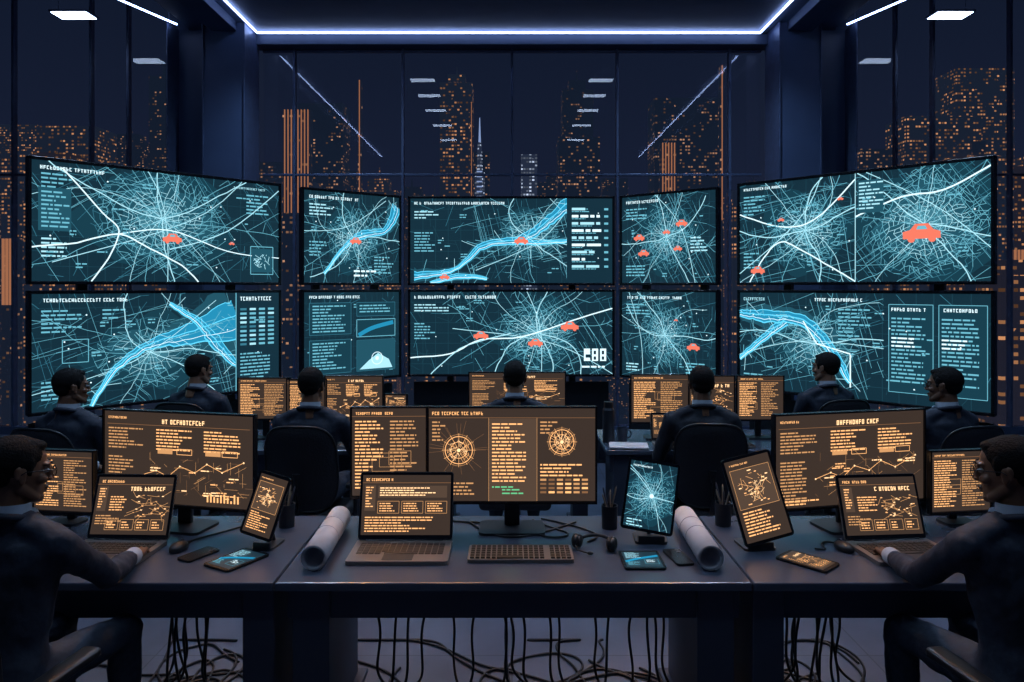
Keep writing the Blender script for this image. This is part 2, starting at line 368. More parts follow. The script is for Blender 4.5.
    if style=='CRT':
        netmap(g,X(.5),Y(.52),h*.34,th*.8,14,8,2.2,.9,30,1)
        g.title(X(.05),Y(.92),X(.35),h*.03,4); g.text(X(.05),Y(.86),X(.3),4,rh,2); g.text(X(.05),Y(.2),X(.25),4,rh,2); g.text(X(.75),Y(.5),X(.2),5,rh,3)
        for a,b,k in ((.2,.52,.06),(.25,.34,.06),(.66,.66,.06),(.62,.38,.045),(.5,.57,.04)): g.car(X(a),Y(b),k)
    if style=='CRB':
        netmap(g,X(.48),Y(.5),h*.34,th*.8,14,8,2.2,.9,30,1)
        g.title(X(.05),Y(.92),X(.6),h*.03,4); g.text(X(.05),Y(.86),X(.3),4,rh,2); g.text(X(.05),Y(.15),X(.25),3,rh,3); g.text(X(.7),Y(.2),X(.25),4,rh,2)
        g.car(X(.78),Y(.38),.065); g.car(X(.6),Y(.68),.02)
    if style=='RT':
        g.clip=(0,0,X(.52),h); netmap(g,X(.31),Y(.5),h*.34,th*.85,15,9,2.6,1.1,60,1)
        S([(0,.7),(.2,.55),(.35,.6),(.52,.95)],th*1.4,4); S([(.05,0),(.12,.25),(.2,.4),(.3,.3),(.45,.1),(.52,0)],th*1.4,4)
        g.clip=(X(.52),0,w,h); netmap(g,X(.78),Y(.5),h*.46,th*.75,10,12,2.2,1.1,90,1)
        S([(.52,.6),(.7,.75),(.85,.78),(1,.95)],th*1.6,4); g.clip=(0,0,w,h)
        g.rect(X(.53),Y(.63),X(.1),h*.3,10,6)
        for r in range(8): g.text(X(.535),Y(.91)-r*h*.033,X(.11),1,h*.033,3,8)
        g.line(X(.52),0,X(.52),h,th*.8,3,6); g.title(X(.02),Y(.94),X(.2),h*.025,4); g.text(X(.02),Y(.88),X(.12),6,rh,2); g.text(X(.02),Y(.3),X(.09),5,rh,2)
        for a,b,k in ((.2,.62,.03),(.09,.12,.065),(.46,.78,.025),(.77,.42,.13)): g.car(X(a),Y(b),k)
    if style=='RB':
        g.clip=(0,0,X(.63),h); netmap(g,X(.35),Y(.5),h*.3,th*.7,8,6,2.4,1.3,60,1)
        river(g,[(X(0),Y(.78)),(X(.12),Y(.76)),(X(.3),Y(.72)),(X(.42),Y(.45)),(X(.5),Y(.15))],[.05,.10,.08,.08,.03],th)
        river(g,[(X(.0),Y(.3)),(X(.1),Y(.5)),(X(.22),Y(.72))],[.03,.05,.08],th)
        g.poly([(X(.3),Y(.72)),(X(.36),Y(.5)),(X(.5),Y(.42)),(X(.5),Y(.1))],th*1.4,4,5); g.clip=(0,0,w,h)
        g.title(X(.35),Y(.92),X(.2),h*.03,4); g.title(X(.02),Y(.92),X(.1),h*.03,3); g.text(X(.45),Y(.85),X(.16),9,rh,2,5); g.text(X(.02),Y(.15),X(.14),3,rh,2)
        for a in (.65,.83):
            g.rect(X(a),Y(.1),X(.16),h*.8,9,4); g.title(X(a+.01),Y(.84),X(.12),h*.03,4,7); g.text(X(a+.01),Y(.78),X(.145),17,rh,2,7); g.text(X(a+.01),Y(.6),X(.1),3,rh,4,8)
            g.frame(X(a),Y(.1),X(.16),h*.8,th*.6,2,6)
    return g
def netm(g,cx,cy,R,th,mi=3):
    for k in range(26):
        a=random.uniform(0,6.28); r=R*random.uniform(.1,1); b=a+random.uniform(-.8,.8); r2=R*random.uniform(.3,1.2)
        g.line(cx+r*math.cos(a),cy+r*math.sin(a),cx+r2*math.cos(b),cy+r2*math.sin(b),th,mi,8)
def amber(style,w,h):
    g=Gfx(w,h); X=lambda u:u*w; Y=lambda v:v*h; th=0.0022 if w>.3 else 0.0017
    if style in('mapL','mapR'):
        g.title(X(.03),Y(.92),X(.12),h*.025,3); g.title(X(.4),Y(.88),X(.28),h*.05,4); g.line(X(.02),Y(.86),X(.98),Y(.86),th,1)
        rh=h/28; cx=(.03,.36,.68)
        for c in cx: g.text(X(c),Y(.82),X(.28),7,rh,2 if c<.1 else 3)
        for k in range(2): g.rect(X(.37+.32*k),Y(.55),X(.1),h*.06,2,3); g.frame(X(.5+.3*k),Y(.55),X(.1),h*.06,th,3,3)
        g.text(X(.03),Y(.5),X(.2),13,rh,2); g.text(X(.03),Y(.08),X(.3),2,rh,3)
        pts=[(X(.26),Y(.3)),(X(.36),Y(.36)),(X(.44),Y(.3)),(X(.52),Y(.42)),(X(.62),Y(.36)),(X(.7),Y(.46)),(X(.8),Y(.38)),(X(.94),Y(.5))]
        g.poly(pts,th*1.0,3)
        for p in pts: g.disk(p[0],p[1],.004,4)
        for k in range(60):
            x=random.uniform(.27,.95);y=random.uniform(.1,.5); l=random.uniform(.02,.09); a=random.choice((0,1.57,.5,2.4)); g.line(X(x),Y(y),X(x)+l*w*math.cos(a),Y(y)+l*w*math.sin(a),th*.5,random.choice((1,2)))
        for k in range(16): g.text(X(random.uniform(.3,.88)),Y(random.uniform(.1,.48)),X(.08),random.choice((1,2)),rh*.8,random.choice((3,4)),4)
        for k in range(10): hh=random.uniform(.02,.10); g.rect(X(.7+.022*k),Y(.05),X(.010),h*hh,3,4)
    if style=='globe':
        g.title(X(.02),Y(.93),X(.3),h*.035,3); g.line(0,Y(.9),w,Y(.9),th,1); g.rect(X(.36),0,X(.29),h*.89,5,1)
        for cx,cy,r,s in ((.18,.55,.062,1),(.80,.64,.055,2)):
            cx=X(cx);cy=Y(cy); g.circ(cx,cy,r,th*1.4,3); g.circ(cx,cy,r*.6,th,3); g.circ(cx,cy,r*1.15,th*.6,2)
            for k in range(12):
                a=k*math.pi/6; g.line(cx+r*.2*math.cos(a),cy+r*.2*math.sin(a),cx+r*1.25*math.cos(a),cy+r*1.25*math.sin(a),th*.6,3)
            netm(g,cx,cy,r*.75,th*.6,4); netm(g,cx,cy,r*.9,th*.5,3); g.disk(cx,cy,.008,4,9)
        for k in range(26):
            a=random.uniform(0,6.28); l=random.uniform(.07,.14); g.line(X(.18),Y(.55),X(.18)+l*math.cos(a),Y(.55)+l*math.sin(a),th*.5,1,1)
        rh=h/26; g.text(X(.38),Y(.84),X(.24),17,rh,3); g.text(X(.38),Y(.16),X(.2),1,rh,6); g.text(X(.44),Y(.13),X(.16),2,rh,6)
        g.text(X(.67),Y(.86),X(.12),4,rh,2); g.text(X(.67),Y(.4),X(.3),4,rh,3); g.text(X(.02),Y(.86),X(.1),6,rh,2); g.text(X(.02),Y(.2),X(.3),4,rh,2)
        for c in range(6):
            for r in range(4): g.rect(X(.67+.05*c),Y(.22-.045*r),X(.036),h*.022,random.choice((1,2,3)),4)
        g.line(X(.36),0,X(.36),Y(.9),th*.7,2); g.line(X(.65),0,X(.65),Y(.9),th*.7,2)
    if style in('laptop','small','lapL','lapR'):
        g.title(X(.04),Y(.90),X(.3),h*.045,3); g.line(0,Y(.87),w,Y(.87),th,1); rh=h/22
        g.rect(X(.03),Y(.4),X(.12),h*.43,5,1); g.text(X(.04),Y(.8),X(.1),8,rh,3)
        if style=='laptop':
            g.rect(X(.18),Y(.62),X(.78),h*.2,5,1)
            for r in range(4): g.text(X(.2),Y(.79)-r*h*.04,X(.74),1,h*.042,4)
            for c in range(3): g.frame(X(.18+.27*c),Y(.36),X(.24),h*.2,th*.7,2); g.text(X(.2+.27*c),Y(.53),X(.2),4,rh*.9,3)
            g.text(X(.04),Y(.3),X(.9),6,rh,3)
        else:
            g.title(X(.45),Y(.76),X(.45),h*.07,4); g.text(X(.2),Y(.66),X(.3),6,rh,3)
            for k in range(30):
                x=random.uniform(.5,.93);y=random.uniform(.3,.68); g.rect(X(x),Y(y),X(.025),h*.015,random.choice((2,3,4)),3); g.line(X(x),Y(y),X(x)+random.uniform(-.06,.06),Y(y)+random.uniform(-.03,.03),th*.7,2)
            for c in range(4): g.frame(X(.18+.2*c),Y(.08),X(.17),h*.18,th*.7,2); g.text(X(.2+.2*c),Y(.22),X(.14),3,rh,3,4)
            g.text(X(.04),Y(.33),X(.4),4,rh,2)
    if style=='text':
        rh=h/25; g.title(X(.05),Y(.93),X(.5),h*.03,3); g.line(0,Y(.91),w,Y(.91),th,1)
        n=3 if w>.5 else 2
        for c in range(n): g.text(X(.04+.95/n*c),Y(.86),X(.9/n),20,rh,3 if c%2==0 else 2)
        for k in range(3): g.frame(X(random.uniform(.05,.6)),Y(random.uniform(.1,.6)),X(.3),h*.16,th*.7,2)
    if style=='tab':
        rh=h/26; g.title(X(.08),Y(.93),X(.4),h*.02,3); g.frame(X(.06),Y(.40),X(.88),h*.48,th,2); g.rect(X(.06),Y(.4),X(.88),h*.48,5,1)
        netm(g,X(.5),Y(.64),w*.33,th*.7,3); netm(g,X(.5),Y(.6),w*.2,th*.7,4)
        for k in range(16): g.rect(X(random.uniform(.12,.8)),Y(random.uniform(.43,.84)),X(random.uniform(.04,.1)),h*.012,random.choice((3,4)),9)
        g.text(X(.08),Y(.36),X(.85),8,rh,3)
    if style=='tealtab':
        netmap(g,X(.52),Y(.5),w*.46,0.0019,12,8,2.0,1.0,16,1); g.disk(X(.52),Y(.5),w*.045,4,8); g.title(X(.06),Y(.92),X(.4),h*.025,4); g.text(X(.06),Y(.12),X(.4),3,h/24,3)
    if style=='tealtxt':
        g.band(smoothpts([(0,Y(.3)),(X(.4),Y(.5)),(X(1),Y(.7))]),[.018]*17,5,2); g.text(X(.06),Y(.9),X(.5),7,h/18,3); g.frame(X(.55),Y(.15),X(.38),h*.3,.0012,2); g.text(X(.06),Y(.28),X(.4),4,h/18,2); g.text(X(.6),Y(.4),X(.3),3,h/18,4)
    return g

# ------------------------------------------------------------------ room shell
def plainbox(name,c,d,mat,bev=0.0,parent=None):
    b=MB(); b.box((0,0,0),d,0,bev); return b.obj(name,mat,parent,loc=c)
fm=pbr('floor_polished_tiles',(0.095,0.118,0.172),0.36,var=0.25,scale=2.2,bump=0.02)
nt=fm.node_tree; tc=nt.nodes.new('ShaderNodeTexCoord'); br=nt.nodes.new('ShaderNodeTexBrick')
br.offset=0; br.inputs['Scale'].default_value=1; br.inputs['Brick Width'].default_value=0.9; br.inputs['Row Height'].default_value=0.9
br.inputs['Mortar Size'].default_value=0.004; br.inputs['Color1'].default_value=(1,1,1,1); br.inputs['Color2'].default_value=(.9,.9,.9,1); br.inputs['Mortar'].default_value=(.5,.5,.5,1)
nt.links.new(tc.outputs['Object'],br.inputs['Vector'])
mx=nt.nodes.new('ShaderNodeMix'); mx.data_type='RGBA'; mx.blend_type='MULTIPLY'; mx.inputs[0].default_value=1
pb=nt.nodes['Principled BSDF']; src=pb.inputs['Base Color'].links[0].from_socket
nt.links.new(src,mx.inputs[6]); nt.links.new(br.outputs['Color'],mx.inputs[7]); nt.links.new(mx.outputs[2],pb.inputs['Base Color'])
plainbox('floor',(0,3.7,-0.05),(14.4,12.0,0.1),fm)
e=empty('ceiling',(0,3.7,5.06))
b=MB(); b.box((0,0,0),(7.86,12.0,0.1),0)
for sx in(-1,1): b.box((sx*5.55,0,1.6),(3.3,12.0,0.1),0); b.box((sx*3.90,0,.8),(.06,12.0,1.6),0)
b.obj('ceiling_panels',M['ceil'],e)
plainbox('wall_left',(-7.15,3.7,3.3),(0.1,12.0,6.62),M['wall'])
plainbox('wall_right',(7.15,3.7,3.3),(0.1,12.0,6.62),M['wall'])
for sx in(-1,1):
    b=MB(); b.box((sx*3.42,8.95,2.505),(0.50,0.5,5.0),0,0.01); b.box((sx*3.88,9.15,2.505),(0.42,0.36,5.0),0,0.01); b.box((sx*4.02,9.15,5.8),(0.14,0.36,1.6),0,0.01)
    for dx in (3.175,3.665,4.085): b.box((sx*dx,8.93,2.505),(0.018,0.5,5.0),1,0.003)
    b.obj('pillar',[M['pillar'],M['frame']])
plainbox('trim_1',(0,9.2,4.93),(7.8,0.25,0.13),M['wall'],0.005)
for sx in(-1,1):
    plainbox('ceiling_beam',(sx*3.42,5.0,4.955),(0.30,7.4,0.11),M['ceil'],0.005)
gl=bpy.data.materials.new('window_glass'); gl.use_nodes=True; nt=gl.node_tree; nt.nodes.clear()
o=nt.nodes.new('ShaderNodeOutputMaterial'); t=nt.nodes.new('ShaderNodeBsdfTransparent'); gs=nt.nodes.new('ShaderNodeBsdfGlossy'); gs.inputs['Roughness'].default_value=0.0
t.inputs['Color'].default_value=(.9,.94,1,1); mxs=nt.nodes.new('ShaderNodeMixShader'); mxs.inputs[0].default_value=0.06
nt.links.new(t.outputs[0],mxs.inputs[1]); nt.links.new(gs.outputs[0],mxs.inputs[2]); nt.links.new(mxs.outputs[0],o.inputs['Surface'])
def window(name,x0,x1,top,mull,tr):
    e=empty(name,((x0+x1)/2,9.3,0)); cx=(x0+x1)/2
    b=MB(); b.raw([(x0-cx,0,0.05),(x1-cx,0,0.05),(x1-cx,0,top),(x0-cx,0,top)],[[0,1,2,3]]); b.obj('glass_pane',gl,e)
    b=MB()
    for m in mull: b.box((m-cx,-0.02,top/2+.02),(0.032,0.08,top-.05),0,0.004)
    for z in tr: b.box((0,-0.02,z),(x1-x0,0.05,0.028),0,0.004)
    b.box((0,-0.02,0.05),(x1-x0,0.1,0.1),0,0.004)
    b.obj('mullions',M['frame'],e)
window('window_1',-3.15,3.15,4.9,(-2.75,-1.38,0.0,1.33,2.75),(3.28,4.84))
window('window_2',-7.1,-4.1,6.6,(-4.2,-4.85,-5.32,-6.3),(3.28,))
window('window_3',4.1,7.1,6.6,(4.2,4.85,5.32,6.3),(3.28,))
def strip(p0,p1,r=0.010,wire=False):
    b=MB(); d=V(p1)-V(p0); L=d.length; b.box((0,0,0),(r*2,L,r*1.5),0,0.003)
    if wire:
        for yy in(-L*.47,0,L*.47): b.cyl((0,yy,0),(0,yy,6.62-p0[2]),.003,mi=1,seg=6)
    b.obj('pendant_led_light' if wire else 'led_strip_light',[M['led'],M['frame']],None,loc=(V(p0)+V(p1))/2,rot=(0,0,math.atan2(d.y,d.x)-math.pi/2))
strip((-3.13,9.0,4.985),(3.05,9.0,4.985),0.014)
strip((-3.13,9.0,4.985),(-3.13,1.0,4.985)); strip((3.05,9.0,4.985),(3.05,1.0,4.985))
strip((-4.0,8.75,4.995),(-5.4,5.0,4.995),.010,True); strip((4.0,8.75,4.995),(5.4,5.0,4.995),.010,True)
def spot(loc,power,col,ang=110,aim=None,r=.06):
    l=bpy.data.lights.new('added_fill_spot','SPOT'); l.energy=power; l.color=col; l.spot_size=math.radians(ang); l.spot_blend=.8; l.shadow_soft_size=r
    o=bpy.data.objects.new('added_fill_spot',l); o.location=loc
    if aim: o.rotation_euler=(V(aim)-V(loc)).to_track_quat('-Z','Y').to_euler()
    link(o)
BL=(0.46,0.68,1.0); WM=(1.0,0.46,0.18)
for sx in(-1,1):
    for y in(7.5,6.6,5.6,4.4,3.0):
        b=MB(); b.box((0,0,0),(0.36,0.16,0.02),0,0.003); b.box((0,0,0.008),(0.40,0.2,0.02),1,0.003)
        b.obj('ceiling_light_panel',[M['panel'],M['frame']],None,loc=(sx*1.35,y,4.995))
    b=MB(); b.box((0,0,0),(0.40,0.22,0.02),0,0.003); b.box((0,0,0.008),(0.44,0.26,0.02),1,0.003)
    for wx in(-.18,.18): b.cyl((wx,0,0),(wx,0,1.63),.003,mi=1,seg=6)
    b.obj('pendant_light_panel',[M['panel'],M['frame']],None,loc=(sx*5.05,8.45,4.995))
    for y,p in ((1.6,48),(3.0,58),(4.6,75),(6.2,125)): spot((sx*1.9,y,4.93),p,BL,125)  # added blue fill spots that raise the room's light level
    spot((sx*4.6,3.4,4.93),70,BL,120); spot((sx*4.9,6.8,4.93),90,BL,120); spot((sx*2.2,7.9,4.93),150,BL,140)  # more added blue fill for the side bays and back
    spot((sx*1.5,5.0,4.9),230,WM,44,(sx*1.5,2.95,.85)); spot((sx*.55,4.9,4.9),110,WM,44,(sx*.5,3.05,.8))  # added warm spots standing in for amber screen glow on desks and faces
    spot((sx*1.5,6.9,4.9),120,WM,40,(sx*1.4,4.95,.9))  # same added warm glow for the second row

# ------------------------------------------------------------------ city
def citymat(name,base,lit,cell,thr,strength):
    m=bpy.data.materials.new(name); m.use_nodes=True; nt=m.node_tree; b=nt.nodes['Principled BSDF']; N=nt.nodes.new; L=nt.links.new
    b.inputs['Base Color'].default_value=(0.02,0.025,0.04,1); b.inputs['Roughness'].default_value=0.6
    tc=N('ShaderNodeTexCoord'); sp=N('ShaderNodeSeparateXYZ'); L(tc.outputs['Object'],sp.inputs[0])
    def mt(op,a,bv=None):
        n=N('ShaderNodeMath'); n.operation=op
        for i,x in enumerate((a,bv)):
            if x is None: continue
            if isinstance(x,(int,float)): n.inputs[i].default_value=x
            else: L(x,n.inputs[i])
        return n.outputs[0]
    u=mt('DIVIDE',mt('ADD',sp.outputs['X'],sp.outputs['Y']),cell); v=mt('DIVIDE',sp.outputs['Z'],cell*1.25)
    cv=N('ShaderNodeCombineXYZ'); L(mt('FLOOR',u),cv.inputs[0]); L(mt('FLOOR',v),cv.inputs[1])
    oi=N('ShaderNodeObjectInfo'); L(oi.outputs['Random'],cv.inputs[2])
    wn=N('ShaderNodeTexWhiteNoise'); wn.noise_dimensions='3D'; L(cv.outputs[0],wn.inputs['Vector'])
    sw=N('ShaderNodeSeparateColor'); L(wn.outputs['Color'],sw.inputs[0])
    nz=N('ShaderNodeTexNoise'); nz.inputs['Scale'].default_value=0.12/cell; L(tc.outputs['Object'],nz.inputs['Vector'])
    on=mt('GREATER_THAN',mt('ADD',sw.outputs[0],mt('MULTIPLY',mt('SUBTRACT',nz.outputs['Fac'],0.5),1.1)),thr)
    mask=mt('MULTIPLY',mt('MULTIPLY',mt('GREATER_THAN',mt('FRACT',u),0.3),mt('GREATER_THAN',mt('FRACT',v),0.55)),on)
    st=mt('MULTIPLY',mask,mt('ADD',mt('MULTIPLY',mt('POWER',sw.outputs[1],2.5),strength),.06))
    mc=N('ShaderNodeMix'); mc.data_type='RGBA'; L(mask,mc.inputs[0]); mc.inputs[6].default_value=base+(1,); mc.inputs[7].default_value=lit+(1,)
    L(mc.outputs[2],b.inputs['Emission Color']); L(mt('ADD',st,mt('SUBTRACT',0.40,mt('MULTIPLY',mask,.37))),b.inputs['Emission Strength'])  # unlit walls glow faintly navy: night haze painted into the emission
    return m
cm1=citymat('tower_facade_amber',(0.024,0.038,0.072),(1.0,0.42,0.18),1.15,0.64,0.75)
cm2=citymat('tower_facade_sparse',(0.017,0.030,0.060),(0.95,0.45,0.24),1.05,0.84,0.6)
cm3=citymat('tower_facade_white',(0.05,0.07,0.13),(0.7,0.8,1.0),1.1,0.42,1.1)
cm4=citymat('tower_facade_warm',(0.035,0.034,0.055),(1.0,0.42,0.17),1.3,0.48,0.65)
neon=emi('facade_neon_orange',(1.0,0.38,0.18),0.42); spire=emi('spire_light',(0.45,0.6,1.0),.6)
def tower(x,y,w,dep,top,mat,step=0):
    b=MB(); h=top+90; b.box((0,0,-90+h/2),(w,dep,h),0)
    if step: b.box((0,0,top+step/2),(w*.55,dep*.55,step),0); b.cyl((0,0,top+step),(0,0,top+step*2),w*.03,w*.01,0,8)
    b.obj('skyscraper',mat,None,loc=(x,y,0))
rs=random.Random(5)
for i in range(64):
    y=rs.uniform(260,520); px=-570+1140*i/63+rs.uniform(-12,12); x=px*y/733; w=rs.uniform(18,46)*y/733
    edge=abs(px)/560; top=1.86+(rs.uniform(20,100)+edge*rs.uniform(0,100))*y/733
    tower(x,y,w,w*.7,top,cm2 if rs.random()<.6 else cm1,step=0 if rs.random()<.7 else 6)
for i in range(18):
    px=rs.choice((-1,1))*rs.uniform(480,590); y=rs.uniform(150,220); tower(px*y/733,y,rs.uniform(6,10),8,rs.uniform(-25,10),cm4)
for i in range(14):
    px=rs.choice((-1,1))*rs.uniform(350,540); y=rs.uniform(240,300); tower(px*y/733,y,rs.uniform(9,16),10,1.86+rs.uniform(60,150)*y/733,cm4 if i%3==0 else cm1)
tower(-22.5,300,13,12,84,cm1,4); tower(-14.5,330,9,9,62,cm2); tower(6.5,280,6,6,52,cm3)
b=MB(); b.cyl((0,0,-90),(0,0,48),2.6,2.0,0,12); b.cyl((0,0,48),(0,0,60),1.2,.8,0,12); b.cyl((0,0,60),(0,0,70),.5,.15,1,8)
for z_ in range(10): b.box((0,-2.2,30+z_*2),(2.2,.3,.5),1)
b.obj('spire_tower',[cm3,spire],None,loc=(-13,295,0))
tower(26,290,16,12,60,cm2); tower(68,290,26,14,75,cm2); tower(30,340,14,12,92,cm2,5); tower(172,300,30,16,70,cm1); tower(195,310,24,16,92,cm1); tower(-178,300,24,16,66,cm1)
tower(-80,310,20,14,78,cm2); tower(-150,330,20,14,95,cm2,6)
def fins(x,y,n,dx,z0,z1,wd=0.35):
    b=MB()
    for k in range(n): b.box((k*dx-(n-1)*dx/2,-1.2,(z0+z1)/2),(wd,0.4,z1-z0),0)
    b.box((0,0,(z1-90)/2),(n*dx+.4,2,z1+90),1)
    b.obj('neon_facade_tower',[neon,cm2],None,loc=(x,y,0))
fins(-58.5,200,8,0.9,22,50,.22); fins(-41.4,200,1,.4,20,58,0.18); fins(-11,200,1,.4,20,52,.14); fins(57,200,1,.4,20,62,0.18); fins(42.5,200,5,0.8,20,41,.24)
fins(-136.5,200,4,1.0,-3,15,.6); fins(137,200,4,1.0,-8,12,.5); fins(126,200,3,1,5,30,.15)
w=bpy.data.worlds.new('night_sky'); sc.world=w; w.use_nodes=True; nt=w.node_tree; bg=nt.nodes['Background']
tc=nt.nodes.new('ShaderNodeTexCoord'); sp=nt.nodes.new('ShaderNodeSeparateXYZ'); rp=nt.nodes.new('ShaderNodeValToRGB')
nt.links.new(tc.outputs['Generated'],sp.inputs[0]); nt.links.new(sp.outputs['Z'],rp.inputs['Fac']); nt.links.new(rp.outputs['Color'],bg.inputs['Color'])
rp.color_ramp.elements[0].color=(0.012,0.017,0.040,1); rp.color_ramp.elements[1].position=0.5; rp.color_ramp.elements[1].color=(0.004,0.008,0.019,1)
bg.inputs['Strength'].default_value=1.0

# ------------------------------------------------------------------ video wall
def display(p0,p1,z0,z1,style):
    a=V((p0[0],p0[1],0)); b_=V((p1[0],p1[1],0)); d=b_-a; w=d.length; h=z1-z0; rz=math.atan2(d.y,d.x)
    e=empty('wall_display',((a.x+b_.x)/2,(a.y+b_.y)/2,(z0+z1)/2),rz)
    b=MB(); b.box((0,0.035,0),(w,0.06,h),0,0.006)
    for (c,s) in (((0,0,h/2-.012),(w,.02,.024)),((0,0,-h/2+.012),(w,.02,.024)),((w/2-.012,0,0),(.024,.02,h)),((-w/2+.012,0,0),(.024,.02,h))): b.box(c,s,0,0.004)
    b.box((0,.09,0),(w*.5,.06,h*.5),0,.01)
    b.obj('bezel_housing',M['bezel'],e)
    sw,sh=w-.05,h-.05
    b=MB(); b.raw([(-sw/2,0.002,-sh/2),(sw/2,0.002,-sh/2),(sw/2,0.002,sh/2),(-sw/2,0.002,sh/2)],[[0,1,2,3]]); b.obj('screen_panel',M['c_bg'],e)
    teal(style,sw,sh,.0075 if w>1.97 else .0065).obj(CMs,e)
T=(1.878,2.79); Bt=(0.945,1.835)
pan=[((-3.41,5.16),(-2.08,6.60),'LT','LB'),((-1.95,6.79),(-1.13,7.47),'CLT','CLB'),((-1.065,7.5),(1.05,7.5),'CT','CB'),((1.10,7.47),(1.91,6.79),'CRT','CRB'),((2.03,6.6),(3.40,5.16),'RT','RB')]
for p0,p1,s1,s2 in pan:
    display(p0,p1,*T,s1); display(p0,p1,*Bt,s2)
    a=V((*p0,0));b_=V((*p1,0));d=(b_-a).normalized();n=V((-d.y,d.x,0)); c=(a+b_)/2; L=(b_-a).length
    e=empty('display_mounting_stand',c+n*0.17,math.atan2(d.y,d.x)); b=MB()
    for s in(-.3,.3): b.box((s*L,0,1.35),(.07,.06,2.7),0,.005); b.box((s*L,0.0,.02),(.12,.5,.04),0,.005)
    for z in(1.4,2.35): b.box((0,-.035,z),(L*.8,.03,.08),0,.004)
    b.box((0,-.02,.45),(L*.96,.03,.85),0,.005)
    b.obj('steel_frame',M['black'],e)

# ------------------------------------------------------------------ furniture
def desk(x0,x1,y0,y1,legs,lw=.11,apron=True):
    cx=(x0+x1)/2; cy=(y0+y1)/2; e=empty('desk',(cx,cy,0)); W=x1-x0; D=y1-y0
    b=MB(); b.box((0,0,.733),(W,D,.034),0,.006); b.obj('desk_top',M['desk'],e)
    b=MB()
    if apron:
        b.box((0,-D/2+.07,.655),(W-.06,.02,.13),0,.004); b.box((0,D/2-.05,.62),(W-.06,.02,.2),0,.004)
        b.box((0,0.1,.60),(W-.2,.16,.02),0,.003)
    for lx in legs:
        b.box((lx-cx,.02,.358),(.055,D-.14,.716),0,.006); b.box((lx-cx,-D/2+.06,.358),(lw,.05,.716),0,.005); b.box((lx-cx,0,.012),(lw,D-.04,.024),0,.005)
    b.obj('desk_frame',M['deskleg'],e); return e
desk(-.892,.902,2.75,3.56,(-.765,.775),.14); desk(-2.45,-.898,2.75,3.56,(-.965,-2.38),.12); desk(.908,2.45,2.75,3.56,(.975,2.38),.12)
desk(-2.0,-.78,4.98,5.72,(-1.9,-.88)); desk(-.55,.58,5.32,6.0,(-.48,.5)); desk(.64,2.05,4.98,5.72,(.75,1.95))
def monitor(x,y,zb,w,h,heading,style,mats,desk_z=.75):
    e=empty('computer_monitor',(x,y,desk_z),math.radians(heading)); zb-=desk_z
    b=MB(); b.box((0,.022,zb+h/2),(w,.022,h),0,.005); b.box((0,.042,zb+h*.48),(w*.5,.03,h*.5),0,.012); t=.008
    for c,s in (((0,.006,zb+h-t/2),(w,.014,t)),((0,.006,zb+t*.8),(w,.014,t*1.6)),((w/2-t/2,.006,zb+h/2),(t,.014,h)),((-w/2+t/2,.006,zb+h/2),(t,.014,h))): b.box(c,s,0,.002)
    b.obj('housing',M['bezel'],e)
    b=MB(); k=min(1,w/.6); b.box((0,.065,zb*.5+.06),(.06*k+.01,.02,zb+.12),0,.004)
    b.slab((0,.03,.006),(.30*k,.19*k,.012),.03*k,0); b.obj('stand',M['black'],e)
    sw,sh=w-.018,h-.024
    b=MB(); b.raw([(-sw/2,.008,zb+.014),(sw/2,.008,zb+.014),(sw/2,.008,zb+.014+sh),(-sw/2,.008,zb+.014+sh)],[[0,1,2,3]]); b.obj('screen_panel',mats[0],e)
    amber(style,sw,sh).obj(mats,e,(0,.008,zb+.014+sh/2)); return e
monitor(-.0,3.33,.872,.775,.445,0,'globe',OMs)
monitor(-.575,3.42,.872,.36,.43,2,'text',OMs)
monitor(-1.54,3.36,.848,.80,.44,-13,'mapL',OMs); monitor(1.565,3.37,.848,.80,.44,13,'mapR',OMs)
monitor(-2.10,3.42,.80,.32,.30,-8,'text',OMs); monitor(2.10,3.42,.80,.32,.30,8,'text',OMs)
for x,w_,z0,z1,st in ((-1.815,.385,.885,1.20,'text'),(-1.50,.30,.885,1.19,'text'),(-1.155,.43,.875,1.215,'mapL'),(1.08,.43,.86,1.225,'text'),(1.46,.34,.87,1.215,'small'),(1.815,.35,.88,1.215,'text')):
    monitor(x,5.35,z0,w_,z1-z0,0,st,OMs)
monitor(.04,5.7,.86,.76,.34,0,'mapR',OMs)
monitor(-.82,5.15,.98,.17,.13,-10,'small',OMs)
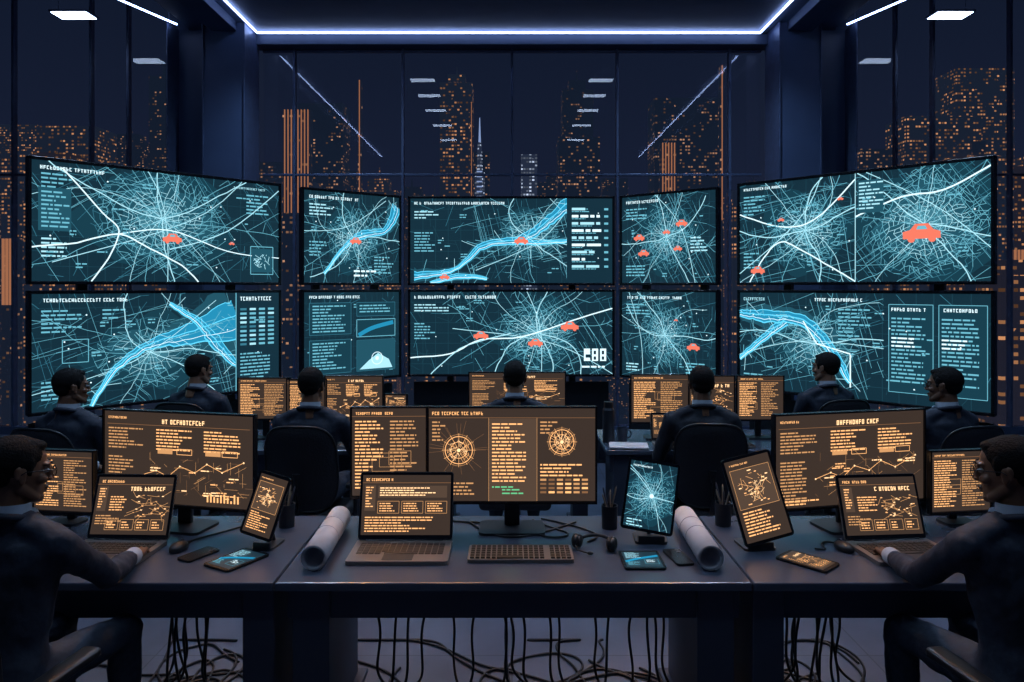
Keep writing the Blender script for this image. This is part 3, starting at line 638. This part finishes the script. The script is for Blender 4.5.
def laptop(x,y,w,d,lh,heading,style,mats,open_=14):
    e=empty('laptop',(x,y,.75),math.radians(heading))
    b=MB(); b.slab((0,0,.009),(w,d,.016),.012,0); b.obj('base',M['alu'],e)
    b=MB(); cols=14; rows=5; kw=(w-.05)/cols; kd=d*.52/rows
    for r in range(rows):
        for c in range(cols):
            if r==0 and 4<=c<=8:
                if c==6: b.box((0,d*.47-.035-rows*kd+kd/2,.0185),(kw*5-.003,kd-.003,.004),0,.001)
                continue
            b.box((-w/2+.025+kw*(c+.5),d*.47-.035-(rows-r-.5)*kd,.0185),(kw-.004,kd-.004,.004),0,.001)
    b.obj('keys',M['key'],e)
    b=MB(); b.slab((0,-d*.32,.0175),(w*.3,d*.26,.0012),.004,0); b.obj('trackpad',M['key'],e)
    hinge=bpy.data.objects.new('lid',None); hinge.location=(0,d/2-.004,.018); hinge.rotation_euler=(math.radians(-open_),0,0); link(hinge,e)
    b=MB(); b.slab((0,.006,lh/2),(w,lh,.008),.012,0,axis='y'); b.slab((0,.0012,lh/2),(w-.004,lh-.004,.003),.01,1,axis='y'); b.obj('lid_shell',[M['alu'],M['bezel']],hinge)
    b=MB(); b.cyl((-w*.4,0.002,-.002),(w*.4,0.002,-.002),.006,mi=0); b.obj('hinge',M['bezel'],hinge)
    sw,sh=w-.024,lh-.034
    b=MB(); b.raw([(-sw/2,-.0008,.02),(sw/2,-.0008,.02),(sw/2,-.0008,.02+sh),(-sw/2,-.0008,.02+sh)],[[0,1,2,3]]); b.obj('screen_panel',mats[0],hinge)
    amber(style,sw,sh).obj(mats,hinge,(0,-.0008,.02+sh/2)); return e
laptop(-.462,3.045,.41,.25,.285,0,'laptop',OMs)
laptop(-1.67,3.05,.36,.25,.275,-2,'lapL',OMs,18); laptop(1.63,3.05,.37,.25,.275,5,'lapR',OMs,18)
laptop(1.12,5.12,.26,.18,.20,0,'small',OMs)
def keyboard(x,y,w,d,z=.75):
    e=empty('computer_keyboard',(x,y,z)); b=MB(); b.slab((0,0,.008),(w,d,.014),.01,0); b.obj('case',M['alu'],e)
    b=MB(); cols=19; rows=6; kw=(w-.016)/cols; kd=(d-.016)/rows
    for r in range(rows):
        for c in range(cols):
            if r==0 and 5<=c<=9:
                if c==7: b.box((-w/2+.008+kw*(c+.5),-d/2+.008+kd*.5,.018),(kw*5-.003,kd-.003,.007),0,.0015)
                continue
            if c in(14,): continue
            b.box((-w/2+.008+kw*(c+.5),-d/2+.008+kd*(r+.5),.018),(kw-.0055,kd-.006,.007),0,.0015)
    b.obj('keys',M['key'],e)
keyboard(.035,3.03,.43,.17)
for x,y in((-1.27,5.1),(.02,5.45),(1.5,5.1)): keyboard(x,y,.36,.12)
def tablet_stand(x,y,w,h,heading,roll,style,mats,tilt=14,zc=None,name='tablet'):
    e=empty(name,(x,y,.75),math.radians(heading)); zc=zc or (h/2+.045)
    f=bpy.data.objects.new('slate',None); f.location=(0,0,zc)
    f.rotation_euler=(Matrix.Rotation(math.radians(-tilt),3,'X')@Matrix.Rotation(math.radians(roll),3,'Y')).to_euler(); link(f,e)
    b=MB(); b.slab((0,.005,0),(w,h,.009),.014,0,axis='y'); b.obj('body',M['bezel'],f)
    sw,sh=w-.022,h-.026; b=MB(); b.raw([(-sw/2,.0,-sh/2),(sw/2,.0,-sh/2),(sw/2,.0,sh/2),(-sw/2,.0,sh/2)],[[0,1,2,3]]); b.obj('screen_panel',mats[0],f,loc=(0,-.0005,0))
    amber(style,sw,sh).obj(mats,f,(0,-.0005,0))
    b=MB(); b.slab((0,.03,.005),(w*.62,.14,.010),.02,0); b.cyl((0,.075,.008),(0,.03,zc*.95),.009,.009,0); b.box((0,-.03,.02),(w*.5,.02,.03),0,.004); b.box((0,.022,zc),(.06,.02,.06),0,.004); b.obj('stand',M['black'],e)
tablet_stand(.605,3.2,.225,.305,-4,9,'tealtab',CMs)
tablet_stand(-1.05,3.12,.15,.27,-8,14,'tab',OMs); tablet_stand(1.045,3.12,.225,.365,6,-12,'tab',OMs,zc=.215)
def flat(name,x,y,w,d,heading,style,mats,screen=True):
    e=empty(name,(x,y,.75),math.radians(heading)); b=MB(); b.slab((0,0,.005),(w,d,.009),.012,0); b.obj('body',M['bezel'],e)
    if screen:
        s=bpy.data.objects.new('display',None); s.location=(0,0,.0098); s.rotation_euler=(math.radians(-90),0,0); link(s,e)
        sw,sh=w-.022,d-.03; b=MB(); b.raw([(-sw/2,0,-sh/2),(sw/2,0,-sh/2),(sw/2,0,sh/2),(-sw/2,0,sh/2)],[[0,1,2,3]]); b.obj('screen_panel',mats[0],s)
        amber(style,sw,sh).obj(mats,s)
    else:
        b=MB(); b.cyl((w*.28,d*.38,.0095),(w*.28,d*.38,.0115),.008,mi=0); b.cyl((w*.28,d*.27,.0095),(w*.28,d*.27,.0115),.008,mi=0); b.obj('camera_lenses',M['key'],e)
flat('tablet',.525,2.965,.165,.19,0,'tealtxt',CMs); flat('smartphone',.68,3.0,.072,.17,10,'',CMs,False)
flat('smartphone',-1.295,3.03,.078,.155,-28,'',CMs,False); flat('tablet',-1.115,2.97,.15,.21,-30,'tealtxt',CMs); flat('tablet',1.19,2.955,.13,.21,42,'small',OMs)
def mouse(x,y,hd):
    e=empty('computer_mouse',(x,y,.75),math.radians(hd)); b=MB(); b.ell((0,0,.012),(.032,.052,.026))
    for i,v in enumerate(b.v):
        if v.z<.001: v.z=.001
    b.obj('shell',M['black'],e); b=MB(); b.cyl((-.004,.022,.034),(.004,.022,.034),.008); b.obj('scroll_wheel',M['pen'],e)
mouse(-1.405,3.09,-10); mouse(1.40,3.09,15)
def pencup(x,y,z=.75):
    e=empty('pen_cup',(x,y,z)); b=MB(); b.cyl((0,0,0),(0,0,.105),.036,.038,0,24,caps=False); b.cyl((0,0,.105),(0,0,.008),.034,.033,0,24,caps=False); b.cyl((0,0,0),(0,0,.006),.036,mi=0,seg=24)
    b.raw([(r*math.cos(2*math.pi*k/24),r*math.sin(2*math.pi*k/24),.105) for r in(.038,.034) for k in range(24)],[[k,(k+1)%24,24+(k+1)%24,24+k] for k in range(24)]); b.obj('cup',M['cup'],e)
    b=MB()
    for k in range(6):
        a=k*1.05+.3; t=random.uniform(.15,.19); p0=V((-.012*math.cos(a),-.012*math.sin(a),.01)); p1=V((.034*math.cos(a),.034*math.sin(a),t)); b.cyl(p0,p1,.004,mi=k%2,seg=8); b.cyl(p1,p1+(p1-p0).normalized()*.012,.004,.001,k%2,8)
    b.obj('pens',[M['pen'],M['penw']],e)
pencup(.45,3.38); pencup(-1.045,3.40); pencup(.985,3.42)
def roll(x,y0,y1,r,hd):
    L=y1-y0; e=empty('paper_roll',(x,(y0+y1)/2,.7515),math.radians(hd)); b=MB(); n=110; turns=3.2; vs=[]
    for yy in(-L/2,L/2):
        for k in range(n+1):
            a=2*math.pi*turns*k/n-1.2; rr=r-(.0032*turns*k/n); vs.append((rr*math.cos(a),yy,r+rr*math.sin(a)))
    b.raw(vs,[[k,k+1,n+1+k+1,n+1+k] for k in range(n)],0,True); o=b.obj('rolled_sheet',M['paper'],e); m=o.modifiers.new('s','SOLIDIFY'); m.thickness=.0012
    b=MB()
    for yy in (-.02,.1): b.ring((0,yy,r),r+.0006,.0009,0,n=40)
    b.obj('printed_lines',M['ink'],e)
roll(-.785,2.86,3.38,.05,2); roll(.785,2.86,3.38,.05,-2)
e=empty('headset',(.35,3.11,.75),math.radians(-15)); b=MB()
b.tube([(0.078*math.cos(a),.085*math.sin(a)+.0,.018+.012*math.sin(a)) for a in [math.pi*k/20 for k in range(21)]],.008,0)
for s in(-1,1): b.ell((s*.078,-.005,.030),(.020,.036,.030),0); b.ell((s*.062,-.005,.030),(.012,.032,.027),1)
b.tube([(-.078,-.03,.02),(-.06,-.07,.012),(-.01,-.085,.010)],.004,0); b.ell((-.005,-.086,.011),(.014,.008,.008),0)
b.obj('headset_body',[M['black'],M['chair']],e)
def thermos(x,y,r,h):
    e=empty('thermos_flask',(x,y,.75)); b=MB(); b.cyl((0,0,0),(0,0,h*.8),r,mi=0,seg=28); b.cyl((0,0,h*.8),(0,0,h*.86),r,r*.8,0,28); b.cyl((0,0,h*.86),(0,0,h),r*.82,r*.78,1,28); b.obj('flask',[M['cup'],M['black']],e)
thermos(.69,5.24,.042,.29)
def mug(x,y):
    e=empty('coffee_mug',(x,y,.75)); b=MB(); b.cyl((0,0,0),(0,0,.09),.036,.038,0,24,caps=False); b.cyl((0,0,.09),(0,0,.01),.034,.032,0,24,caps=False); b.cyl((0,0,0),(0,0,.008),.036,mi=0,seg=24)
    b.tube([(.036+.028*math.sin(a),0,.045+.028*math.cos(a)) for a in [math.pi*k/10 for k in range(11)]],.005,0); b.obj('mug_body',M['mug'],e)
mug(.80,5.32); mug(-.95,5.1); pencup(.72,5.42)
def docs(x,y,z,hd):
    e=empty('document_stack',(x,y,z),math.radians(hd)); b=MB()
    for k in range(5): b.box((random.uniform(-.006,.006),random.uniform(-.006,.006),.0015+.003*k),(.18,.26,.0025),0,0)
    b.obj('sheets',M['paper'],e)
docs(.81,5.09,.75,84)
def cables(name,lst,r=.006):
    cu=bpy.data.curves.new(name,'CURVE'); cu.dimensions='3D'; cu.bevel_depth=r; cu.bevel_resolution=2; cu.materials.append(M['cable'])
    for pts in lst:
        sp=cu.splines.new('NURBS'); sp.points.add(len(pts)-1); sp.order_u=4; sp.use_endpoint_u=True
        for p,q in zip(sp.points,pts): p.co=(*q,1)
    return link(bpy.data.objects.new(name,cu))
rc=random.Random(3)
def hang(x,y,n,spread,wander):
    L=[]
    for k in range(n):
        x0=x+rc.uniform(-spread,spread); z0=rc.uniform(.5,.62); pts=[(x0,y,z0)]; dx=rc.uniform(-.10,.10)
        pts+=[(x0-dx*.5,y+rc.uniform(-.05,.05),.46),(x0+dx*.3,y+rc.uniform(-.1,.1),.3),(x0-dx*.3,y+rc.uniform(-.1,.1),.12),(x0+dx*.5,y+rc.uniform(-.1,.1),.02),(x0+dx*1.5,y-.02,.008)]
        a=rc.uniform(0,6.28); xx,yy=x0+dx*1.9,y; turn=rc.uniform(-.7,.7)
        for j in range(10):
            a+=rc.uniform(-.7,.7)+turn; xx+=wander*math.cos(a); yy+=.13*math.sin(a); yy=min(max(yy,y-.25),y+.5); pts.append((xx,yy,.008))
        L.append(pts)
    return L
cables('power_cables',hang(-.35,3.35,8,.35,.14)+hang(.32,3.35,11,.4,.14))
cables('power_cables',hang(-1.45,3.35,9,.15,.08)); cables('power_cables',hang(1.4,3.35,10,.15,.08))
cables('power_cables',[[(x,3.4,.6),(x+.1,3.3,.38),(x+.35,3.3,.33),(x+.55,3.4,.6)] for x in(-.6,-.3,-.1,.15)],.005)
z=.755
cables('monitor_cables',[[(-.33,3.5,z),(-.25,3.42,z),(-.15,3.48,z),(-.08,3.4,z)],[(.1,3.48,z),(.18,3.36,z),(.28,3.3,z),(.22,3.22,z),(.12,3.25,z),(.05,3.35,z)],[(.14,3.5,z),(.3,3.4,z),(.42,3.25,z),(.36,3.22,z),(.33,3.18,z)],[(-.2,3.45,z),(-.12,3.28,z),(0,3.2,z),(.15,3.3,z),(.3,3.45,z)],
 [(1.62,3.42,z),(1.72,3.32,z),(1.80,3.36,z),(1.86,3.28,z)],[(1.41,3.15,z),(1.38,3.2,z),(1.3,3.16,z),(1.34,3.07,z),(1.28,3.1,z)],[(-1.41,3.16,z),(-1.4,3.22,z),(-1.3,3.3,z),(-1.2,3.45,z)]],.0045)

# ------------------------------------------------------------------ office chair
def chair(x,y,heading,arms=True):
    e=empty('office_chair',(x,y,0),-math.radians(heading))
    b=MB(); b.box((0,.05,.425),(.48,.47,.085),0,.035,seg=4); b.obj('seat',M['chair'],e)
    b=MB(); A,Bh=.220,.265; n=40; R=8; zc=.765
    def pt(u,r,side):
        c,s=math.cos(u),math.sin(u); xx=A*r*math.copysign(abs(c)**.55,c); zz=Bh*r*math.copysign(abs(s)**.6,s)
        edge=(1-r**6)**.5 if r<1 else 0
        yy=-.205+1.1*xx*xx-.12*zz-(.07*max(0,zz))+side*.022*edge
        return (xx,yy,zc+zz)
    vs=[]
    for side in(1,-1):
        for i in range(R+1):
            for k in range(n): vs.append(pt(2*math.pi*k/n,max(i/R,.001),side))
    fs=[]
    for sd in range(2):
        o_=sd*(R+1)*n
        for i in range(R):
            for k in range(n):
                f=[o_+i*n+k,o_+i*n+(k+1)%n,o_+(i+1)*n+(k+1)%n,o_+(i+1)*n+k]; fs.append(f if sd==0 else f[::-1])
    b.raw(vs,fs,0,True)
    rim=[pt(2*math.pi*k/n,.999,0) for k in range(n+1)]; b.tube(rim,.008,1)
    b.obj('backrest',[M['chair'],M['black']],e)
    b=MB(); b.tube([(0,-.12,.39),(0,-.24,.40),(0,-.275,.52),(0,-.26,.75)],.022,0); b.cyl((0,.03,.10),(0,.03,.39),.028,mi=0); b.cyl((0,.03,.30),(0,.03,.39),.04,mi=0); b.box((0,.03,.385),(.2,.24,.03),0,.008)
    for k in range(5):
        a=2*math.pi*k/5+.3; p=(.28*math.cos(a),.03+.28*math.sin(a),.075); b.hull([((0,.03,.10),.025),(p,.014)],0,1)
        b.ell((p[0],p[1],.03),(.022,.022,.03),0,sub=2); b.cyl((p[0],p[1],.04),(p[0],p[1],.08),.008,mi=0,seg=8)
    if arms:
        for s in(-1,1):
            b.tube([(s*.2,.05,.40),(s*.275,.05,.41),(s*.285,.03,.52),(s*.285,.0,.625)],.016,0); b.box((s*.285,.03,.64),(.07,.27,.035),0,.015,seg=3)
    b.obj('frame_and_base',M['black'],e)

# ------------------------------------------------------------------ people
def head_build(root,pos,yaw,pitch,skin,glasses,hairk=1.0):
    h=bpy.data.objects.new('head',None); h.location=pos; h.rotation_euler=(math.radians(pitch),0,-math.radians(yaw)); link(h,root)
    b=MB()
    b.ell((0,-.014,.03),(.074,.094,.085)); b.hull([((0,.0,.0),(.067,.078,.07)),((0,.032,-.068),(.044,.050,.036))],sub=3)
    b.hull([((0,.068,-.094),(.020,.017,.018)),((0,.04,-.085),(.040,.03,.022))])
    b.hull([((-.04,.070,.026),(.016,.013,.008)),((0,.081,.024),(.016,.012,.009))]); b.hull([((.04,.070,.026),(.016,.013,.008)),((0,.081,.024),(.016,.012,.009))])
    b.hull([((0,.081,.016),(.010,.010,.010)),((0,.098,-.028),(.012,.012,.009))]); b.ell((-.012,.090,-.031),(.010,.011,.008),sub=2); b.ell((.012,.090,-.031),(.010,.011,.008),sub=2)
    for s in(-1,1):
        b.ell((s*.042,.058,-.024),(.022,.022,.018),sub=2); b.hull([((s*.074,-.012,.008),(.006,.018,.016)),((s*.071,-.004,-.026),(.006,.010,.010))]); b.hull([((s*.080,-.022,.018),(.005,.008,.010)),((s*.078,-.024,-.006),(.004,.007,.012))])
        b.hull([((s*.052,.0,-.05),(.014,.02,.02)),((s*.034,.045,-.085),(.016,.02,.014))])
    b.ell((0,.084,-.057),(.023,.010,.0055),sub=2); b.ell((0,.082,-.068),(.019,.010,.0065),sub=2)
    b.hull([((0,-.018,-.06),(.054,.060,.04)),((0,-.035,-.19),(.062,.064,.03))])
    o=b.obj('face_and_neck',skin,h); remesh(o,.004,2)
    b=MB()
    for s in(-1,1): b.ell((s*.031,.0715,.004),(.0125,.0115,.0080),0); b.ell((s*.031,.0808,.004),(.0055,.0035,.0055),1,sub=2)
    b.hull([((-.02,.0935,-.0625),(.003,.002,.0015)),((.02,.0935,-.0625),(.003,.002,.0015))],2)
    for s in(-1,1): b.hull([((s*.015,.093,.029),(.004,.003,.003)),((s*.045,.082,.030),(.005,.003,.0025))],3,1)
    b.obj('eyes_and_brows',[M['eyew'],M['eyed'],M['lip'],M['hair']],h)
    b=MB(); b.ell((0,-.022,.040),(.079*hairk,.094*hairk,.084*hairk),sub=4); b.ell((0,-.050,.004),(.066,.058,.058),sub=3); b.hull([((0,.045,.085),(.042,.03,.018)),((0,-.02,.095),(.056,.056,.028))])
    for s in(-1,1): b.hull([((s*.070,.014,.03),(.009,.014,.03)),((s*.069,.018,.002),(.006,.007,.012))])
    o=b.obj('hair',M['hair'],h); remesh(o,.005,2)
    t=bpy.data.textures.get('hair_noise') or bpy.data.textures.new('hair_noise','CLOUDS'); t.noise_scale=.02
    d=o.modifiers.new('d','DISPLACE'); d.texture=t; d.strength=.003; d.mid_level=.5
    if glasses:
        b=MB()
        for s in(-1,1): b.ring((s*.033,.098,.001),.023,.0017,0,n=28,sz=.78); b.tube([(s*.056,.098,.008),(s*.074,.075,.010),(s*.084,.0,.010),(s*.081,-.012,.0)],.0018,0)
        b.tube([(-.011,.100,.003),(0,.103,.006),(.011,.100,.003)],.0016,0); b.obj('glasses',M['glassesf'],h)
def hand_build(root,W,dirv,side,skin,curl=26):
    y=V(dirv).normalized(); z=V((0,0,1)); x=y.cross(z).normalized(); z=x.cross(y)
    mat=Matrix((x,y,z)).transposed()
    b=MB(); ins=-side
    xs=[ins*.031,ins*.010,-ins*.011,-ins*.030]; ln=[.042,.047,.043,.034]
    b.hull([((0,-.012,0),(.024,.02,.017)),((0,.02,0),(.028,.02,.014))])
    for i,xx in enumerate(xs):
        k=V((xx,.084-(.010 if i==3 else 0)-(.004 if i==0 else 0),.002)); b.hull([((xx*.6,.015,0),(.014,.014,.012)),((k.x,k.y,k.z),(.0105,.012,.0105))])
        a=math.radians(10); p=k; r=.0088 if i<3 else .0078
        for j,(f) in enumerate((1,.62,.5)):
            L=ln[i]*f; a+=math.radians(curl*(0.6 if j==0 else .8)); q=p+V((xx*.10,L*math.cos(a),-L*math.sin(a))); b.hull([(tuple(p),r),(tuple(q),r*.9)]); p=q; r*=.9
    t=[V((ins*.022,.012,-.006)),V((ins*.044,.045,-.014)),V((ins*.052,.074,-.020)),V((ins*.050,.098,-.026))]
    for j,(r0,r1) in enumerate(((.015,.0115),(.0115,.010),(.010,.0085))): b.hull([(tuple(t[j]),r0),(tuple(t[j+1]),r1)])
    b.v=[mat@v+V(W) for v in b.v]
    o=b.obj('hand',skin,root); remesh(o,.0028,2)
def man(x,y,heading,wr=None,wl=None,lean=.05,hyaw=0,hpitch=0,glasses=False,skin='skin',suit='suit',hairk=1.0,zoff=0,legs=.14):
    root=empty('seated_man',(x,y,zoff),-math.radians(heading)); b=MB()
    def L(p): return V((p[0],p[1]+lean*max(0,p[2]-.5),p[2]))
    def E(p,r): return (tuple(L(p)),r)
    b.hull([E((0,-.01,.56),(.172,.130,.085)),E((0,-.005,.70),(.150,.108,.08))],sub=3)
    b.hull([E((0,-.005,.70),(.150,.108,.08)),E((0,0,.90),(.170,.118,.08))],sub=3)
    b.hull([E((0,0,.90),(.170,.118,.08)),E((0,-.012,1.0),(.165,.10,.055))],sub=3)
    for s in(-1,1):
        b.hull([E((s*.06,-.025,1.080),(.05,.052,.03)),E((s*.170,-.012,1.025),(.052,.055,.042))])
        b.hull([E((s*.172,-.012,1.015),(.055,.06,.05)),E((s*.12,0,.92),(.06,.09,.06))])
    b.hull([E((0,-.03,1.10),(.064,.060,.03)),E((0,-.015,1.02),(.12,.085,.04))])
    inv=Matrix.Rotation(math.radians(heading),3,'Z')
    hands=[]
    for s,t in((1,wr),(-1,wl)):
        S=L((s*.192,-.012,1.003))
        if t is None: Wp=V((s*.12,.33,.665))
        elif len(t)==4: Wp=V(t[:3])
        else: Wp=inv@(V((t[0],t[1],t[2]-zoff))-V((x,y,0)))
        l1,l2=.285,.265; D=Wp-S; dist=D.length
        if dist>.54: Wp=S+D.normalized()*.54; D=Wp-S; dist=.54
        a=(l1*l1-l2*l2+dist*dist)/(2*dist); hh=math.sqrt(max(0,l1*l1-a*a)); dn=D.normalized()
        hint=V((s*.55,-.35,-1)); hint=(hint-dn*hint.dot(dn)).normalized(); El=S+dn*a+hint*hh
        b.hull([(tuple(S),.059),(tuple(S.lerp(El,.5)),.053)]); b.hull([(tuple(S.lerp(El,.5)),.053),(tuple(El),.046)]); b.hull([(tuple(El),.046),(tuple(El.lerp(Wp,.35)),.046)])
        fd=(Wp-El).normalized(); b.hull([(tuple(El.lerp(Wp,.35)),.046),(tuple(Wp-fd*.03),.036)])
        c=MB(); c.cyl(Wp-fd*.05,Wp+fd*.012,.034,.033,0,24); c.obj('shirt_cuff',M['shirt'],root)
        hd=V((fd.x+(-s*.15 if t is not None else 0),fd.y,fd.z*.35-.05 if t is not None else fd.z-.15)); hands.append((Wp+fd*.012,hd,s))
    for s in(-1,1):
        K=(s*legs,.43,.555)
        b.hull([((s*.085,.0,.555),(.088,.09,.08)),((s*(.085+legs)/2,.22,.56),.078)]); b.hull([((s*(.085+legs)/2,.22,.56),.078),(K,.062)])
        b.hull([(K,.062),((s*legs,.425,.34),.058)]); b.hull([((s*legs,.425,.34),.058),((s*legs,.40,.12),.046)])
    o=b.obj('suit_body',M[suit],root); remesh(o,.011,3)
    tx=bpy.data.textures.get('cloth_folds') or bpy.data.textures.new('cloth_folds','CLOUDS'); tx.noise_scale=.09
    d=o.modifiers.new('folds','DISPLACE'); d.texture=tx; d.strength=.022; d.mid_level=.5
    b=MB()
    for s in(-1,1): b.hull([((s*legs,.38,.045),(.036,.04,.04)),((s*legs,.42,.035),(.042,.05,.032))]); b.hull([((s*legs,.42,.035),(.042,.05,.033)),((s*legs*1.05,.55,.025),(.036,.045,.022))]); b.cyl((s*legs,.395,.06),(s*legs,.40,.13),.04,mi=0)
    for i,v in enumerate(b.v): v.z=max(v.z,.002)
    b.obj('shoes',M['black'],root)
    nb=L((0,-.034,1.10)); c=MB()
    c.cyl(nb,nb+V((0,.004,.038)),.067,.062,0,28,caps=False); c.cyl(nb+V((0,.004,.038)),nb+V((0,0,0)),.0625,.066,0,28,caps=False)
    c.hull([E((0,.085,1.02),(.028,.02,.02)),E((0,.112,.90),(.012,.016,.02)),E((-.03,.035,1.09),.016),E((.03,.035,1.09),.016)],0); c.obj('shirt_collar',M['shirt'],root)
    c=MB(); c.hull([E((0,.052,1.085),(.012,.01,.01)),E((0,.112,.99),(.017,.008,.02))],0); c.hull([E((0,.112,.99),(.017,.008,.02)),E((0,.130,.90),(.016,.008,.02))],0); c.obj('tie',M['tie'],root)
    c=MB()
    pts=[tuple(L((.074*math.sin(a),-.036-.064*math.cos(a),1.112-.02*(1-math.cos(a))))) for a in [math.radians(-130+260*k/20) for k in range(21)]]
    c.tube(pts,.013,0)
    for s in(-1,1): c.hull([E((s*.052,.03,1.075),(.014,.012,.02)),E((s*.055,.095,1.0),(.028,.008,.02))]); c.hull([E((s*.055,.095,1.0),(.028,.008,.02)),E((s*.010,.126,.86),(.008,.006,.015))])
    c.obj('jacket_lapels',M[suit],root)
    for W_,d_,s_ in hands: hand_build(root,W_,d_,s_,M[skin])
    hp=L((0,-.012,1.235)); head_build(root,hp,hyaw,hpitch,M[skin],glasses,hairk)
    return root
man(-1.27,4.62,4,wr=(.15,.43,.80,1),wl=(-.15,.43,.80,1)); chair(-1.27,4.60,2)
man(1.22,4.70,2,wr=(.15,.36,.80,1),wl=(-.15,.36,.80,1),hyaw=6,suit='suit2'); chair(1.24,4.68,6)
man(.02,5.02,0,wr=(.15,.40,.80,1),wl=(-.15,.40,.80,1),skin='skin2'); chair(.02,5.0,0)
man(-2.75,4.55,14,hyaw=28,skin='skin'); chair(-2.76,4.53,10)
man(-2.36,5.50,14,hyaw=22,skin='skin2',hpitch=-3); chair(-2.37,5.48,8)
man(2.43,5.65,-14,hyaw=-25,skin='skin2',hairk=1.02); chair(2.44,5.63,-8)
man(2.74,4.62,-14,hyaw=-30,glasses=True); chair(2.75,4.60,-10)
man(-1.69,2.40,10,wr=(-1.50,2.90,.795),wl=(-1.76,2.87,.795),lean=.14,hyaw=34,hpitch=-6,glasses=True); chair(-1.71,2.34,8)
man(1.70,2.40,-10,wr=(1.77,2.87,.795),wl=(1.50,2.90,.795),lean=.14,hyaw=-36,hpitch=-6,glasses=True); chair(1.72,2.34,-8)

# ------------------------------------------------------------------ camera
cd=bpy.data.cameras.new('camera'); cd.lens=25.77; cd.sensor_width=36; cd.shift_y=-0.0527; cd.clip_end=3000; cd.clip_start=.05
co=bpy.data.objects.new('camera',cd); co.location=(0,0,1.86); co.rotation_euler=(math.radians(90),0,0); link(co); sc.camera=co
sc.view_settings.view_transform='Standard'
